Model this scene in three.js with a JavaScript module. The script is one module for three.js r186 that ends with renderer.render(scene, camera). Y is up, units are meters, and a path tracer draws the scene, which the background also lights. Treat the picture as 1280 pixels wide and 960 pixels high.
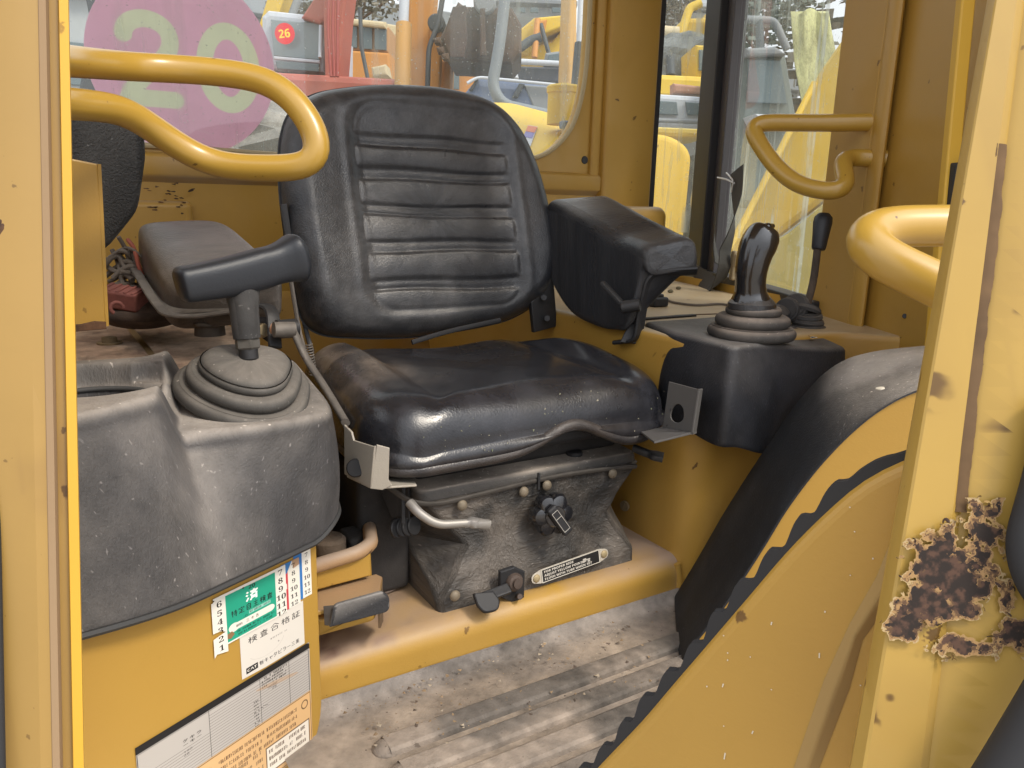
import * as THREE from 'three';
import { RoundedBoxGeometry } from 'three/addons/geometries/RoundedBoxGeometry.js';
import { mergeGeometries, mergeVertices, toCreasedNormals } from 'three/addons/utils/BufferGeometryUtils.js';

// ---------------------------------------------------------------- camera, sky, sun, exposure
const OY = 0.632;                                   // eye height above the cab floor (y = 0)
const FL = 980, YAW = 32, PITCH = 13.2, ROLL = 1.5; // lens in pixels of the 1280 x 960 photograph
const rad = (d) => d * Math.PI / 180;
const scene = new THREE.Scene();
const camera = new THREE.PerspectiveCamera(2 * Math.atan(480 / FL) * 180 / Math.PI, 4 / 3, 0.02, 400);
const cy = Math.cos(rad(YAW)), sy = Math.sin(rad(YAW)), cp = Math.cos(rad(PITCH)), sp = Math.sin(rad(PITCH));
const FW = new THREE.Vector3(sy * cp, -sp, -cy * cp), R0 = new THREE.Vector3(cy, 0, sy), U0 = new THREE.Vector3(sy * sp, cp, -cy * sp);
const RT = R0.clone().multiplyScalar(Math.cos(rad(ROLL))).addScaledVector(U0, Math.sin(rad(ROLL)));
const UP = U0.clone().multiplyScalar(Math.cos(rad(ROLL))).addScaledVector(R0, -Math.sin(rad(ROLL)));
camera.position.set(0, OY, 0);
camera.quaternion.setFromRotationMatrix(new THREE.Matrix4().makeBasis(RT, UP, FW.clone().negate()));
scene.add(camera);

const renderer = new THREE.WebGLRenderer({ antialias: true });
renderer.toneMapping = THREE.LinearToneMapping;
renderer.toneMappingExposure = 1.78;
renderer.shadowMap.enabled = true;

const SUN = new THREE.Vector3(0.25, 0.8, 0.62).normalize();   // behind the photographer's right shoulder, veiled
{ // overcast sky: bright zenith, slightly dimmer horizon, a broad glow round the veiled sun
  const W = 128, H = 64, data = new Float32Array(W * H * 4);
  for (let j = 0; j < H; j++) for (let i = 0; i < W; i++) {
    const el = ((j + .5) / H - .5) * Math.PI, az = ((i + .5) / W - .5) * 2 * Math.PI;
    const d = new THREE.Vector3(Math.cos(el) * Math.cos(az), Math.sin(el), Math.cos(el) * Math.sin(az));
    const up = Math.max(0, d.y), g = Math.pow(Math.max(0, d.dot(SUN)), 9), k = (j * W + i) * 4;
    const cloud = 1 + .07 * Math.sin(az * 3 + el * 5) * Math.sin(el * 9 + az * 2);
    const L = (0.62 + 0.40 * up) * cloud + 1.3 * g;
    data[k] = L * 0.98; data[k + 1] = L * 1.0; data[k + 2] = L * 1.05; data[k + 3] = 1;
  }
  const sky = new THREE.DataTexture(data, W, H, THREE.RGBAFormat, THREE.FloatType);
  sky.mapping = THREE.EquirectangularReflectionMapping; sky.magFilter = THREE.LinearFilter; sky.needsUpdate = true;
  scene.background = sky; scene.environment = sky;
}
const sun = new THREE.DirectionalLight(0xfff3e0, 1.4);
sun.position.copy(SUN).multiplyScalar(20); sun.castShadow = true; sun.shadow.radius = 24;
sun.shadow.camera.left = sun.shadow.camera.bottom = -8; sun.shadow.camera.right = sun.shadow.camera.top = 8; sun.shadow.camera.far = 60;
scene.add(sun, sun.target);

// ---------------------------------------------------------------- helpers
const V = (x, y, z) => new THREE.Vector3(x, y + OY, z);   // metres relative to the eye height
let seed = 7;
const rnd = () => { seed = (seed + 0x6d2b79f5) | 0; let t = Math.imul(seed ^ (seed >>> 15), 1 | seed); t = (t + Math.imul(t ^ (t >>> 7), 61 | t)) ^ t; return ((t ^ (t >>> 14)) >>> 0) / 4294967296; };
// sight lines of the photograph, used once to place things on planes of the cab
const ray = (x, y) => FW.clone().addScaledVector(RT, (x - 640) / FL).addScaledVector(UP, -(y - 480) / FL);
const lift = (v) => { v.y += OY; return v; };
const onY = (x, y, h) => { const r = ray(x, y); return lift(r.multiplyScalar(h / r.y)); };
const onX = (x, y, h) => { const r = ray(x, y); return lift(r.multiplyScalar(h / r.x)); };
const onZ = (x, y, h) => { const r = ray(x, y); return lift(r.multiplyScalar(h / r.z)); };
const onD = (x, y, d) => lift(ray(x, y).multiplyScalar(d));
const onP = (x, y, p, n) => { const r = ray(x, y), e = new THREE.Vector3(0, OY, 0); return r.multiplyScalar(p.clone().sub(e).dot(n) / r.dot(n)).add(e); };

const used = {};
const numbered = (n) => { const k = used[n] = (used[n] ?? -1) + 1; return k ? `${n}_${String(k).padStart(3, '0')}` : n; };
function thing(name, label, category, base, group) {
  const o = new THREE.Group(); o.name = numbered(name); o.position.copy(base); scene.add(o);
  o.userData = { label, category }; if (group) o.userData.group = group;
  o.userData.base = undefined; delete o.userData.base; BASE.set(o, base.clone());
  return o;
}
const BASE = new Map();
function finish(m) { m.castShadow = m.receiveShadow = true; return m; }
function part(name, geo, mat, parent, label) {           // geometry comes in world coordinates
  const b = BASE.get(parent);
  geo = Array.isArray(geo) ? merge(geo) : geo;
  if (!geo.userData.uvDone) boxUV(geo);
  geo.translate(-b.x, -b.y, -b.z);
  const m = finish(new THREE.Mesh(geo, mat)); m.name = name; parent.add(m); BASE.set(m, b);
  if (label) m.userData.label = label;
  return m;
}
function single(name, geo, mat, label, category, group) { // a thing of one mesh
  geo = Array.isArray(geo) ? merge(geo) : geo;
  if (!geo.userData.uvDone) boxUV(geo);
  geo.computeBoundingBox(); const bb = geo.boundingBox, c = new THREE.Vector3((bb.min.x + bb.max.x) / 2, bb.min.y, (bb.min.z + bb.max.z) / 2);
  geo.translate(-c.x, -c.y, -c.z);
  const m = finish(new THREE.Mesh(geo, mat)); m.name = numbered(name); m.position.copy(c); scene.add(m); BASE.set(m, c);
  m.userData = { label, category }; if (group) m.userData.group = group;
  return m;
}
function structure(name, geo, mat) {
  geo = Array.isArray(geo) ? merge(geo) : geo;
  if (!geo.userData.uvDone) boxUV(geo);
  const m = finish(new THREE.Mesh(geo, mat)); m.name = name; m.userData = { kind: 'structure' }; scene.add(m); BASE.set(m, new THREE.Vector3());
  return m;
}
function merge(list) {
  const flat = list.map((g) => {
    let h = g.index ? g.toNonIndexed() : g;
    if (!h.userData.uvDone && !g.userData.uvDone) boxUV(h);
    for (const k of Object.keys(h.attributes)) if (!['position', 'normal', 'uv', 'color'].includes(k)) h.deleteAttribute(k);
    return h;
  });
  const anyC = flat.some((g) => g.attributes.color);
  if (anyC) for (const g of flat) if (!g.attributes.color) { const n = g.attributes.position.count; g.setAttribute('color', new THREE.BufferAttribute(new Float32Array(n * 3).fill(1), 3)); }
  const m = mergeGeometries(flat); m.userData.uvDone = true; return m;
}
function boxUV(g) {                                      // uv in metres, by the dominant axis of each face
  if (!g.attributes.normal) g.computeVertexNormals();
  if (g.index) { const h = g.toNonIndexed(); for (const k of Object.keys(g.attributes)) if (!h.attributes[k]) g.deleteAttribute(k); g.setIndex(null); for (const k of Object.keys(h.attributes)) g.setAttribute(k, h.attributes[k]); }
  const p = g.attributes.position, n = g.attributes.normal, uv = new Float32Array(p.count * 2);
  for (let i = 0; i < p.count; i++) { const t = i - i % 3, nn = (f) => Math.abs(f.call(n, t) + f.call(n, t + 1) + f.call(n, t + 2));   // one axis for the whole triangle
    const ax = nn(n.getX), ay = nn(n.getY), az = nn(n.getZ), x = p.getX(i), y = p.getY(i), z = p.getZ(i);
    if (ay > ax && ay > az) { uv[2 * i] = x; uv[2 * i + 1] = z; } else if (ax > az) { uv[2 * i] = z + .37; uv[2 * i + 1] = y; } else { uv[2 * i] = x + .13; uv[2 * i + 1] = y; }
  }
  g.setAttribute('uv', new THREE.BufferAttribute(uv, 2)); g.userData.uvDone = true; return g;
}
function tint(g, fn) {                                   // vertex colours (linear) from place and normal
  if (!g.attributes.normal) g.computeVertexNormals();
  const p = g.attributes.position, n = g.attributes.normal, c = new Float32Array(p.count * 3), P = new THREE.Vector3(), N = new THREE.Vector3();
  for (let i = 0; i < p.count; i++) { const k = fn(P.fromBufferAttribute(p, i), N.fromBufferAttribute(n, i)); c[3 * i] = k[0]; c[3 * i + 1] = k[1]; c[3 * i + 2] = k[2]; }
  g.setAttribute('color', new THREE.BufferAttribute(c, 3)); return g;
}
const mix = (a, b, t) => a.map((v, i) => v + (b[i] - v) * t);
const clamp = (v, a = 0, b = 1) => Math.min(b, Math.max(a, v));
const smooth = (a, b, x) => { const t = clamp((x - a) / (b - a)); return t * t * (3 - 2 * t); };
// 3-D value noise
const hash3 = (x, y, z) => { let h = Math.imul(x, 374761393) ^ Math.imul(y, 668265263) ^ Math.imul(z, 2147483629 | 1); h = Math.imul(h ^ (h >>> 13), 1274126177); return ((h ^ (h >>> 16)) >>> 0) / 4294967296; };
function noise3(x, y, z) {
  const X = Math.floor(x), Y = Math.floor(y), Z = Math.floor(z); let u = x - X, v = y - Y, w = z - Z; u = u * u * (3 - 2 * u); v = v * v * (3 - 2 * v); w = w * w * (3 - 2 * w);
  const l = (a, b, t) => a + (b - a) * t, h = (i, j, k) => hash3(X + i, Y + j, Z + k);
  return l(l(l(h(0, 0, 0), h(1, 0, 0), u), l(h(0, 1, 0), h(1, 1, 0), u), v), l(l(h(0, 0, 1), h(1, 0, 1), u), l(h(0, 1, 1), h(1, 1, 1), u), v), w);
}
const fbm3 = (x, y, z, o = 4) => { let s = 0, a = .5, t = 0; for (let i = 0; i < o; i++) { s += a * noise3(x, y, z); t += a; a *= .5; x = x * 2.03 + 11; y = y * 2.03 + 5; z = z * 2.03 + 3; } return s / t; };

// three's helper merges points closer than a centimetre, so it is given millimetres
const creased = (g, a) => { g.scale(1000, 1000, 1000); g = toCreasedNormals(g, a); return g.scale(.001, .001, .001); };
// geometry makers (world coordinates)
const box = (x0, x1, y0, y1, z0, z1, r = .004, s = 2) => { const g = new RoundedBoxGeometry(Math.abs(x1 - x0), Math.abs(y1 - y0), Math.abs(z1 - z0), s, Math.min(r, Math.abs(x1 - x0) / 2.01, Math.abs(y1 - y0) / 2.01, Math.abs(z1 - z0) / 2.01)); return g.translate((x0 + x1) / 2, (y0 + y1) / 2 + OY, (z0 + z1) / 2); };
function obox(c, ax, ay, size, r = .003) {               // oriented box: centre, x axis, rough y axis
  const X = ax.clone().normalize(), Z = X.clone().cross(ay).normalize(), Y = Z.clone().cross(X);
  const g = new RoundedBoxGeometry(size[0], size[1], size[2], 2, Math.min(r, ...size.map((s) => s / 2.01)));
  return g.applyMatrix4(new THREE.Matrix4().makeBasis(X, Y, Z).setPosition(c));
}
function fillet(pts, r, closed = false, n = 8) {         // polyline with rounded corners
  const out = [], N = pts.length;
  for (let i = 0; i < N; i++) {
    if (!closed && (i === 0 || i === N - 1)) { out.push(pts[i].clone()); continue; }
    const a = pts[(i + N - 1) % N], b = pts[i], c = pts[(i + 1) % N], rr = Array.isArray(r) ? r[i] : r;
    const k = Math.min(rr, a.distanceTo(b) * .49, c.distanceTo(b) * .49);
    if (k < 1e-5) { out.push(b.clone()); continue; }
    const p = b.clone().add(a.clone().sub(b).setLength(k)), q = b.clone().add(c.clone().sub(b).setLength(k));
    for (let j = 0; j <= n; j++) { const t = j / n; out.push(p.clone().multiplyScalar((1 - t) * (1 - t)).addScaledVector(b, 2 * t * (1 - t)).addScaledVector(q, t * t)); }
  }
  return out;
}
function resample(pts, step, closed) {
  const P = closed ? [...pts, pts[0]] : pts, out = []; let carry = 0;
  const L = P.slice(1).reduce((s, p, i) => s + p.distanceTo(P[i]), 0), n = Math.max(2, Math.round(L / step)), d = L / n; let acc = 0, next = 0;
  for (let i = 0; i < P.length - 1; i++) { const l = P[i].distanceTo(P[i + 1]); while (next <= acc + l + 1e-9 && out.length < (closed ? n : n + 1)) { out.push(P[i].clone().lerp(P[i + 1], l ? (next - acc) / l : 0)); next += d; } acc += l; }
  if (!closed && out.length < n + 1) out.push(P[P.length - 1].clone());
  return out;
}
function tube(pts, rad_, o = {}) {                       // swept round (or flat) bar along a filleted polyline, capped
  let path = o.raw ? pts : fillet(pts, o.fillet ?? .03, false, o.fn ?? 8);
  if (o.smooth) { path = resample(path, o.smooth, false); for (let k = 0; k < 14; k++) { const q = path.map((p) => p.clone()); for (let i = 1; i < path.length - 1; i++) path[i] = q[i].clone().multiplyScalar(.5).addScaledVector(q[i - 1], .25).addScaledVector(q[i + 1], .25); } }
  const m = o.seg ?? 14, N = path.length, rings = [];
  let T = path[1].clone().sub(path[0]).normalize(), nrm = (o.up ?? new THREE.Vector3(0, 1, 0)).clone(); if (Math.abs(T.dot(nrm)) > .98) nrm.set(1, 0, .2);
  nrm.addScaledVector(T, -nrm.dot(T)).normalize();
  for (let i = 0; i < N; i++) {
    const t = i === 0 ? path[1].clone().sub(path[0]) : i === N - 1 ? path[N - 1].clone().sub(path[N - 2]) : path[i + 1].clone().sub(path[i - 1]); t.normalize();
    nrm.addScaledVector(t, -nrm.dot(t)).normalize(); const bin = t.clone().cross(nrm);
    const rr = typeof rad_ === 'function' ? rad_(i / (N - 1)) : rad_, ra = Array.isArray(rr) ? rr[0] : rr, rb = Array.isArray(rr) ? rr[1] : rr, ring = [];
    for (let j = 0; j < m; j++) { const a = j / m * 2 * Math.PI; const e = o.square ?? 1, cs = Math.cos(a), sn = Math.sin(a); ring.push(path[i].clone().addScaledVector(nrm, Math.sign(sn) * Math.pow(Math.abs(sn), e) * ra).addScaledVector(bin, Math.sign(cs) * Math.pow(Math.abs(cs), e) * rb)); }
    rings.push(ring);
  }
  return loft(rings, { caps: true, crease: o.crease });
}
function loft(rings, o = {}) {                           // rings of equal length, closed around
  const m = rings[0].length, pos = [], idx = [];
  for (const r of rings) for (const p of r) pos.push(p.x, p.y, p.z);
  for (let i = 0; i < rings.length - 1; i++) for (let j = 0; j < m; j++) { const a = i * m + j, b = i * m + (j + 1) % m, c = a + m, d = b + m; idx.push(a, b, d, a, d, c); }
  if (o.caps) for (const [k, f] of [[0, 1], [rings.length - 1, 0]]) { const c = new THREE.Vector3(); rings[k].forEach((p) => c.add(p)); c.multiplyScalar(1 / m); const ci = pos.length / 3; pos.push(c.x, c.y, c.z); for (let j = 0; j < m; j++) { const a = k * m + j, b = k * m + (j + 1) % m; f ? idx.push(b, a, ci) : idx.push(a, b, ci); } }
  let g = new THREE.BufferGeometry(); g.setAttribute('position', new THREE.Float32BufferAttribute(pos, 3)); g.setIndex(idx); g.computeVertexNormals();
  // outward check
  let vol = 0; const A = new THREE.Vector3(), B = new THREE.Vector3(), C = new THREE.Vector3();
  for (let i = 0; i < idx.length; i += 3) { A.fromArray(pos, idx[i] * 3); B.fromArray(pos, idx[i + 1] * 3); C.fromArray(pos, idx[i + 2] * 3); vol += A.dot(B.cross(C)); }
  if (vol < 0) { for (let i = 0; i < idx.length; i += 3) { const t = idx[i]; idx[i] = idx[i + 1]; idx[i + 1] = t; } g.setIndex(idx); g.computeVertexNormals(); }
  // unroll: uv in metres along and around, with a clean seam
  const nr = g.attributes.normal, ln = (a, b) => Math.hypot(pos[3 * a] - pos[3 * b], pos[3 * a + 1] - pos[3 * b + 1], pos[3 * a + 2] - pos[3 * b + 2]); let around = 0;
  for (let i = 0; i < rings.length; i++) { let c = 0; for (let j = 0; j < m; j++) c += ln(i * m + j, i * m + (j + 1) % m); around = Math.max(around, c); }
  const vs = [0]; for (let i = 1; i < rings.length; i++) { let c = 0; for (let j = 0; j < m; j++) c += ln(i * m + j, (i - 1) * m + j); vs.push(vs[i - 1] + c / m); }
  const P = [], Nn = [], Q = [], T = g.index.array, nm = rings.length * m;
  for (let t = 0; t < T.length; t += 3) { const js = [T[t], T[t + 1], T[t + 2]].map((k) => k < nm ? k % m : -1), wrap = js.includes(0) && js.includes(m - 1); for (let q = 0; q < 3; q++) { const k = T[t + q]; P.push(pos[3 * k], pos[3 * k + 1], pos[3 * k + 2]); Nn.push(nr.getX(k), nr.getY(k), nr.getZ(k)); if (o.uvAt) { const w = k < nm ? o.uvAt(Math.floor(k / m), k % m) : [pos[3 * k], pos[3 * k + 2]]; Q.push(w[0], w[1]); } else if (k < nm) Q.push((wrap && js[q] === 0 ? m : js[q]) / m * around, vs[Math.floor(k / m)]); else { const e = T[t + (q + 1) % 3]; Q.push((js[(q + 1) % 3] + .5) / m * around, vs[Math.floor(e / m)] + ln(k, e)); } } }
  g = new THREE.BufferGeometry(); g.setAttribute('position', new THREE.Float32BufferAttribute(P, 3)); g.setAttribute('normal', new THREE.Float32BufferAttribute(Nn, 3)); g.setAttribute('uv', new THREE.Float32BufferAttribute(Q, 2)); 
  if (o.crease !== 0) g = creased(g, o.crease ?? rad(40));
  g.userData.uvDone = true; return g;
}
function slab(pts, thick, o = {}) {                      // planar polygon given in 3-D, thickened; dir = side it grows towards
  const n = new THREE.Vector3(); for (let i = 0; i < pts.length; i++) { const a = pts[i], b = pts[(i + 1) % pts.length]; n.x += (a.y - b.y) * (a.z + b.z); n.y += (a.z - b.z) * (a.x + b.x); n.z += (a.x - b.x) * (a.y + b.y); } n.normalize();
  if (o.dir && n.dot(o.dir) < 0) n.negate();
  const X = new THREE.Vector3(1, 0, 0); if (Math.abs(n.x) > .9) X.set(0, 0, 1); X.addScaledVector(n, -X.dot(n)).normalize(); const Y = n.clone().cross(X), c = pts[0];
  const to2 = (p) => { const d = p.clone().sub(c); return new THREE.Vector2(d.dot(X), d.dot(Y)); };
  const s = new THREE.Shape(pts.map(to2)); for (const h of o.holes ?? []) s.holes.push(new THREE.Path(h.map(to2)));
  const b = o.bevel ?? Math.min(.002, thick * .3);
  const g = new THREE.ExtrudeGeometry(s, { depth: Math.max(1e-5, thick - 2 * b), bevelEnabled: b > 0, bevelSize: b, bevelOffset: -b, bevelThickness: b, bevelSegments: o.bs ?? 2, curveSegments: 8 });
  g.translate(0, 0, b); g.applyMatrix4(new THREE.Matrix4().makeBasis(X, Y, n).setPosition(c)); g.clearGroups(); return g;
}
// solid with a shaped top: outline (world x,z), bottom and top heights, rounded top edge
function capSolid(outline, bottom, top, Rr, o = {}) {
  const m = outline.length, c = o.centre ? new THREE.Vector3(o.centre[0], 0, o.centre[1]) : outline.reduce((s, p) => s.add(p), new THREE.Vector3()).multiplyScalar(1 / m); const rings = [];
  const at = (p, ins, f) => { const d = c.clone().sub(p); d.y = 0; const L = d.length(); return p.clone().addScaledVector(d, (ins + (L - ins) * f) / L); };
  const ring = (ins, f, h) => { const out = outline.map((p) => { const q = at(p, typeof ins === 'function' ? ins(p) : ins, f); q.y = h(q.x, q.z, p) + OY; return q; }); rings.push(out); };
  const bul = o.bulge ?? 0, nw = o.wall ?? 8, tp = (p) => (typeof o.taper === 'function' ? o.taper(p) : o.taper ?? 0);
  if (o.closeBottom !== false) ring(.01, .9, (x, z, p) => bottom(p.x, p.z)), ring(.004, 0, (x, z, p) => bottom(p.x, p.z) - 0);
  for (let i = 0; i <= nw; i++) { const t = i / nw; ring((p) => .0001 - bul * Math.sin(Math.PI * t) + tp(p) * t, 0, (x, z, p) => { const b = bottom(p.x, p.z), q = at(p, Rr + tp(p), 0), tt = top(q.x, q.z) - Rr * (o.ry ?? 1); return b + (tt - b) * t; }); }
  const ne = o.edge ?? 8;
  for (let i = 1; i <= ne; i++) { const a = i / ne * Math.PI / 2; ring((p) => tp(p) + Rr * (1 - Math.cos(a)), 0, (x, z, p) => { const q = at(p, Rr + tp(p), 0); return top(q.x, q.z) - Rr * (o.ry ?? 1) * (1 - Math.sin(a)); }); }
  const ni = o.inner ?? 24;
  for (let i = 1; i <= ni; i++) ring((p) => Rr + tp(p), i / ni * .995, (x, z) => top(x, z));
  // uv: the plan itself on top, carried on outwards down the walls
  const kt = rings.length - 1 - ni, uvs = []; rings.forEach((r, i) => { uvs[i] = []; });
  for (let j = 0; j < m; j++) { for (let i = kt; i < rings.length; i++) uvs[i][j] = [rings[i][j].x, rings[i][j].z]; const q = rings[kt][j], d = outline[j].clone().sub(c); d.y = 0; d.normalize(); let s = 0; for (let i = kt - 1; i >= 0; i--) { s += rings[i][j].distanceTo(rings[i + 1][j]); uvs[i][j] = [q.x + d.x * s, q.z + d.z * s]; } }
  return loft(rings, { caps: true, crease: o.crease ?? 0, uvAt: (i, j) => uvs[i][j] });
}
const plan = (pts, r, step = .006) => resample(fillet(pts.map(([x, z]) => new THREE.Vector3(x, 0, z)), r, true, 8), step, true);
const lathe = (prof, base, axis = new THREE.Vector3(0, 1, 0), n = 24) => { // prof: [radius, height] along axis
  const g = new THREE.LatheGeometry(prof.map(([r, h]) => new THREE.Vector2(Math.max(r, 1e-5), h)), n);
  const q = new THREE.Quaternion().setFromUnitVectors(new THREE.Vector3(0, 1, 0), axis.clone().normalize()); return creased(g.applyQuaternion(q).translate(base.x, base.y, base.z), rad(35));
};
const cyl = (a, b, r, n = 18) => { const d = b.clone().sub(a), L = d.length(), e = Math.min(r * .15, L * .2); return lathe([[0, 0], [r - e, 0], [r, e], [r, L - e], [r - e, L], [0, L]], a, d, n); };
const ball = (p, r, s = [1, 1, 1]) => new THREE.SphereGeometry(r, 18, 12).scale(...s).translate(p.x, p.y, p.z);

// ---------------------------------------------------------------- textures (tileable noise)
function grid(N, fn) { const a = new Float32Array(N * N); for (let j = 0; j < N; j++) for (let i = 0; i < N; i++) a[j * N + i] = fn(i, j); return a; }
function tnoise(N, cells, s) { // tileable value noise
  const L = new Float32Array(cells * cells).map((_, k) => hash3(k, s, 17));
  return (i, j) => { const x = i / N * cells, y = j / N * cells, X = Math.floor(x), Y = Math.floor(y); let u = x - X, v = y - Y; u = u * u * (3 - 2 * u); v = v * v * (3 - 2 * v); const g = (a, b) => L[((b + cells) % cells) * cells + (a + cells) % cells]; return (g(X, Y) * (1 - u) + g(X + 1, Y) * u) * (1 - v) + (g(X, Y + 1) * (1 - u) + g(X + 1, Y + 1) * u) * v; };
}
function tfbm(N, cells, o, s) { const f = []; for (let k = 0; k < o; k++) f.push(tnoise(N, Math.min(N / 2, cells << k), s + k * 7)); return grid(N, (i, j) => { let a = .5, t = 0, v = 0; for (const q of f) { v += a * q(i, j); t += a; a *= .5; } return v / t; }); }
const s8 = (v) => { v = clamp(v); return Math.round(255 * (v <= .0031308 ? v * 12.92 : 1.055 * Math.pow(v, 1 / 2.4) - .055)); };
function dtex(N, fn, size, srgb) { // fn(k) -> [r,g,b] linear; size in metres
  const d = new Uint8Array(N * N * 4); for (let k = 0; k < N * N; k++) { const c = fn(k); for (let q = 0; q < 3; q++) d[4 * k + q] = srgb ? s8(c[q]) : Math.round(255 * clamp(c[q])); d[4 * k + 3] = 255; }
  const t = new THREE.DataTexture(d, N, N); t.wrapS = t.wrapT = THREE.RepeatWrapping; t.magFilter = THREE.LinearFilter; t.minFilter = THREE.LinearMipmapLinearFilter; t.generateMipmaps = true; if (srgb) t.colorSpace = THREE.SRGBColorSpace; t.repeat.set(1 / size, 1 / size); t.needsUpdate = true; return t;
}
const N1 = 1024;
const nA = tfbm(N1, 3, 6, 1), nB = tfbm(N1, 6, 6, 40), nF = tfbm(N1, 64, 3, 90), nG = tfbm(N1, 24, 4, 130);
// specks: little marks thrown on a field
function marks(N, count, rmin, rmax, s, stretch = 1) {
  const a = new Float32Array(N * N); seed = s;
  for (let k = 0; k < count; k++) { const x = rnd() * N, y = rnd() * N, r = rmin + (rmax - rmin) * Math.pow(rnd(), 3), th = rnd() * 6.28, st = 1 + (stretch - 1) * rnd(), R = Math.ceil(r * st) + 1, v = .5 + .5 * rnd();
    for (let j = -R; j <= R; j++) for (let i = -R; i <= R; i++) { const u = (i * Math.cos(th) + j * Math.sin(th)) / st, w = -i * Math.sin(th) + j * Math.cos(th), d = Math.hypot(u, w) + (noise3((x + i) * .5, (y + j) * .5, k) - .5) * r * .9; if (d < r) { const q = ((Math.floor(y) + j + N) % N) * N + (Math.floor(x) + i + N) % N; a[q] = Math.max(a[q], v * clamp((r - d) * 1.2)); } } }
  return a;
}
const mChip = marks(N1, 90, .8, 6, 11, 2.2), mSpeck = marks(N1, 1500, .5, 2.8, 23, 2.4), mScr = marks(N1, 80, .5, 1.3, 31, 14), mFine = marks(N1, 5000, .4, 1.4, 37, 1);
// painted steel detail (multiplies the base colour): faint mottling, dust film, chips
const texPaint = dtex(N1, (k) => { const v = .86 + .14 * nA[k], d = smooth(.52, .75, nB[k]) * .2, c = mChip[k] * .85, s = mScr[k] * .35; const base = mix([v, v, v], [v * .8, v * .82, v * 1.0], d); return mix(mix(base, [.16, .1, .09], c), [.7, .75, .9], s); }, .8, true);
const texGrime = dtex(N1, (k) => { const i = k % N1, j = (k / N1) | 0, st = nG[((j >> 4) % N1) * N1 + i]; const v = .84 + .16 * nA[k], d = smooth(.45, .75, nB[k]) * .35 + .45 * smooth(.55, .78, st) * smooth(.4, .6, nA[k]), base = mix([v, v, v], [v * .66, v * .62, v * .72], d); return mix(mix(base, [.13, .07, .05], clamp(mChip[k] * .9 + .8 * smooth(.66, .72, nG[k]) * smooth(.55, .62, nB[k]))), [.95, .98, 1], clamp(mScr[k] * .35 + mSpeck[k] * .12)); }, .42, true);
const texPaintR = dtex(N1, (k) => { const r = .30 + .3 * nA[k] + .25 * smooth(.45, .7, nB[k]); return [r, r, r]; }, .8, false);
const texSpeck = dtex(N1, (k) => { const b = .26 + .09 * (nF[k] - .5) + .12 * (nG[k] - .5) + .16 * smooth(.5, .75, nA[k]); const v = b + (.9 - b) * clamp(mSpeck[k] * .9 + mScr[k] * .4); return [v, v, v]; }, .45, true);
const texGrain = dtex(N1, (k) => { const v = nF[k]; return [v, v, v]; }, .12, false);
const texPebble = dtex(512, (() => { const n = tfbm(512, 96, 2, 300); return (k) => { const v = smooth(.3, .7, n[k]); return [v, v, v]; }; })(), .16, false);
const texLeather = dtex(N1, (k) => { const b = .28 + .16 * (nG[k] - .5) + .1 * (nF[k] - .5); const d = smooth(.55, .8, nB[k]) * .16 + mFine[k] * .5 * smooth(.3, .65, nA[k]); const v = b + d; return [v, v, v * 1.02]; }, .3, true);
const texLeatherR = dtex(N1, (k) => { const r = .36 + .3 * nB[k] + .2 * smooth(.5, .8, nA[k]); return [r, r, r]; }, .3, false);
const texCrinkle = dtex(N1, (k) => { const a = 1 - Math.abs(2 * nG[k] - 1), b = 1 - Math.abs(2 * nF[k] - 1), v = clamp(.75 * a * a + .35 * b * b * a); return [v, v, v]; }, .22, false);
const texDirt = dtex(N1, (k) => { const v = .55 + .5 * (nA[k] - .5) + .4 * (nG[k] - .5) + .25 * (nF[k] - .5); const c = mChip[k] * .6; return mix([v, v * .98, v * .96], [.15, .12, .1], c); }, .5, true);
const texRust = dtex(N1, (k) => { const a = smooth(.35, .7, nB[k]), f = nF[k]; return mix([.035, .02, .014], [.16, .08, .04], a * .6 + f * .25); }, .2, true);
const texFilm = dtex(N1, (k) => { const i = k % N1, j = (k / N1) | 0, st = nG[(j >> 4) * N1 + i]; const v = .07 + .17 * smooth(.35, .75, nA[k]) + .34 * smooth(.5, .8, st) * nB[k] + .5 * mSpeck[k]; return [v, v, v]; }, .55, false);

const texStreak = dtex(N1, (k) => { const i = k % N1, j = (k / N1) | 0, st = nG[((j >> 5) % N1) * N1 + i], s2 = nF[((j >> 4) % N1) * N1 + i]; const v = .10 + .16 * smooth(.35, .75, nA[k]) + .55 * smooth(.52, .78, st) * smooth(.3, .6, nB[k]) + .3 * smooth(.6, .8, s2) * nA[k] + .4 * mSpeck[k]; return [v, v, v]; }, .55, false);
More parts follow.
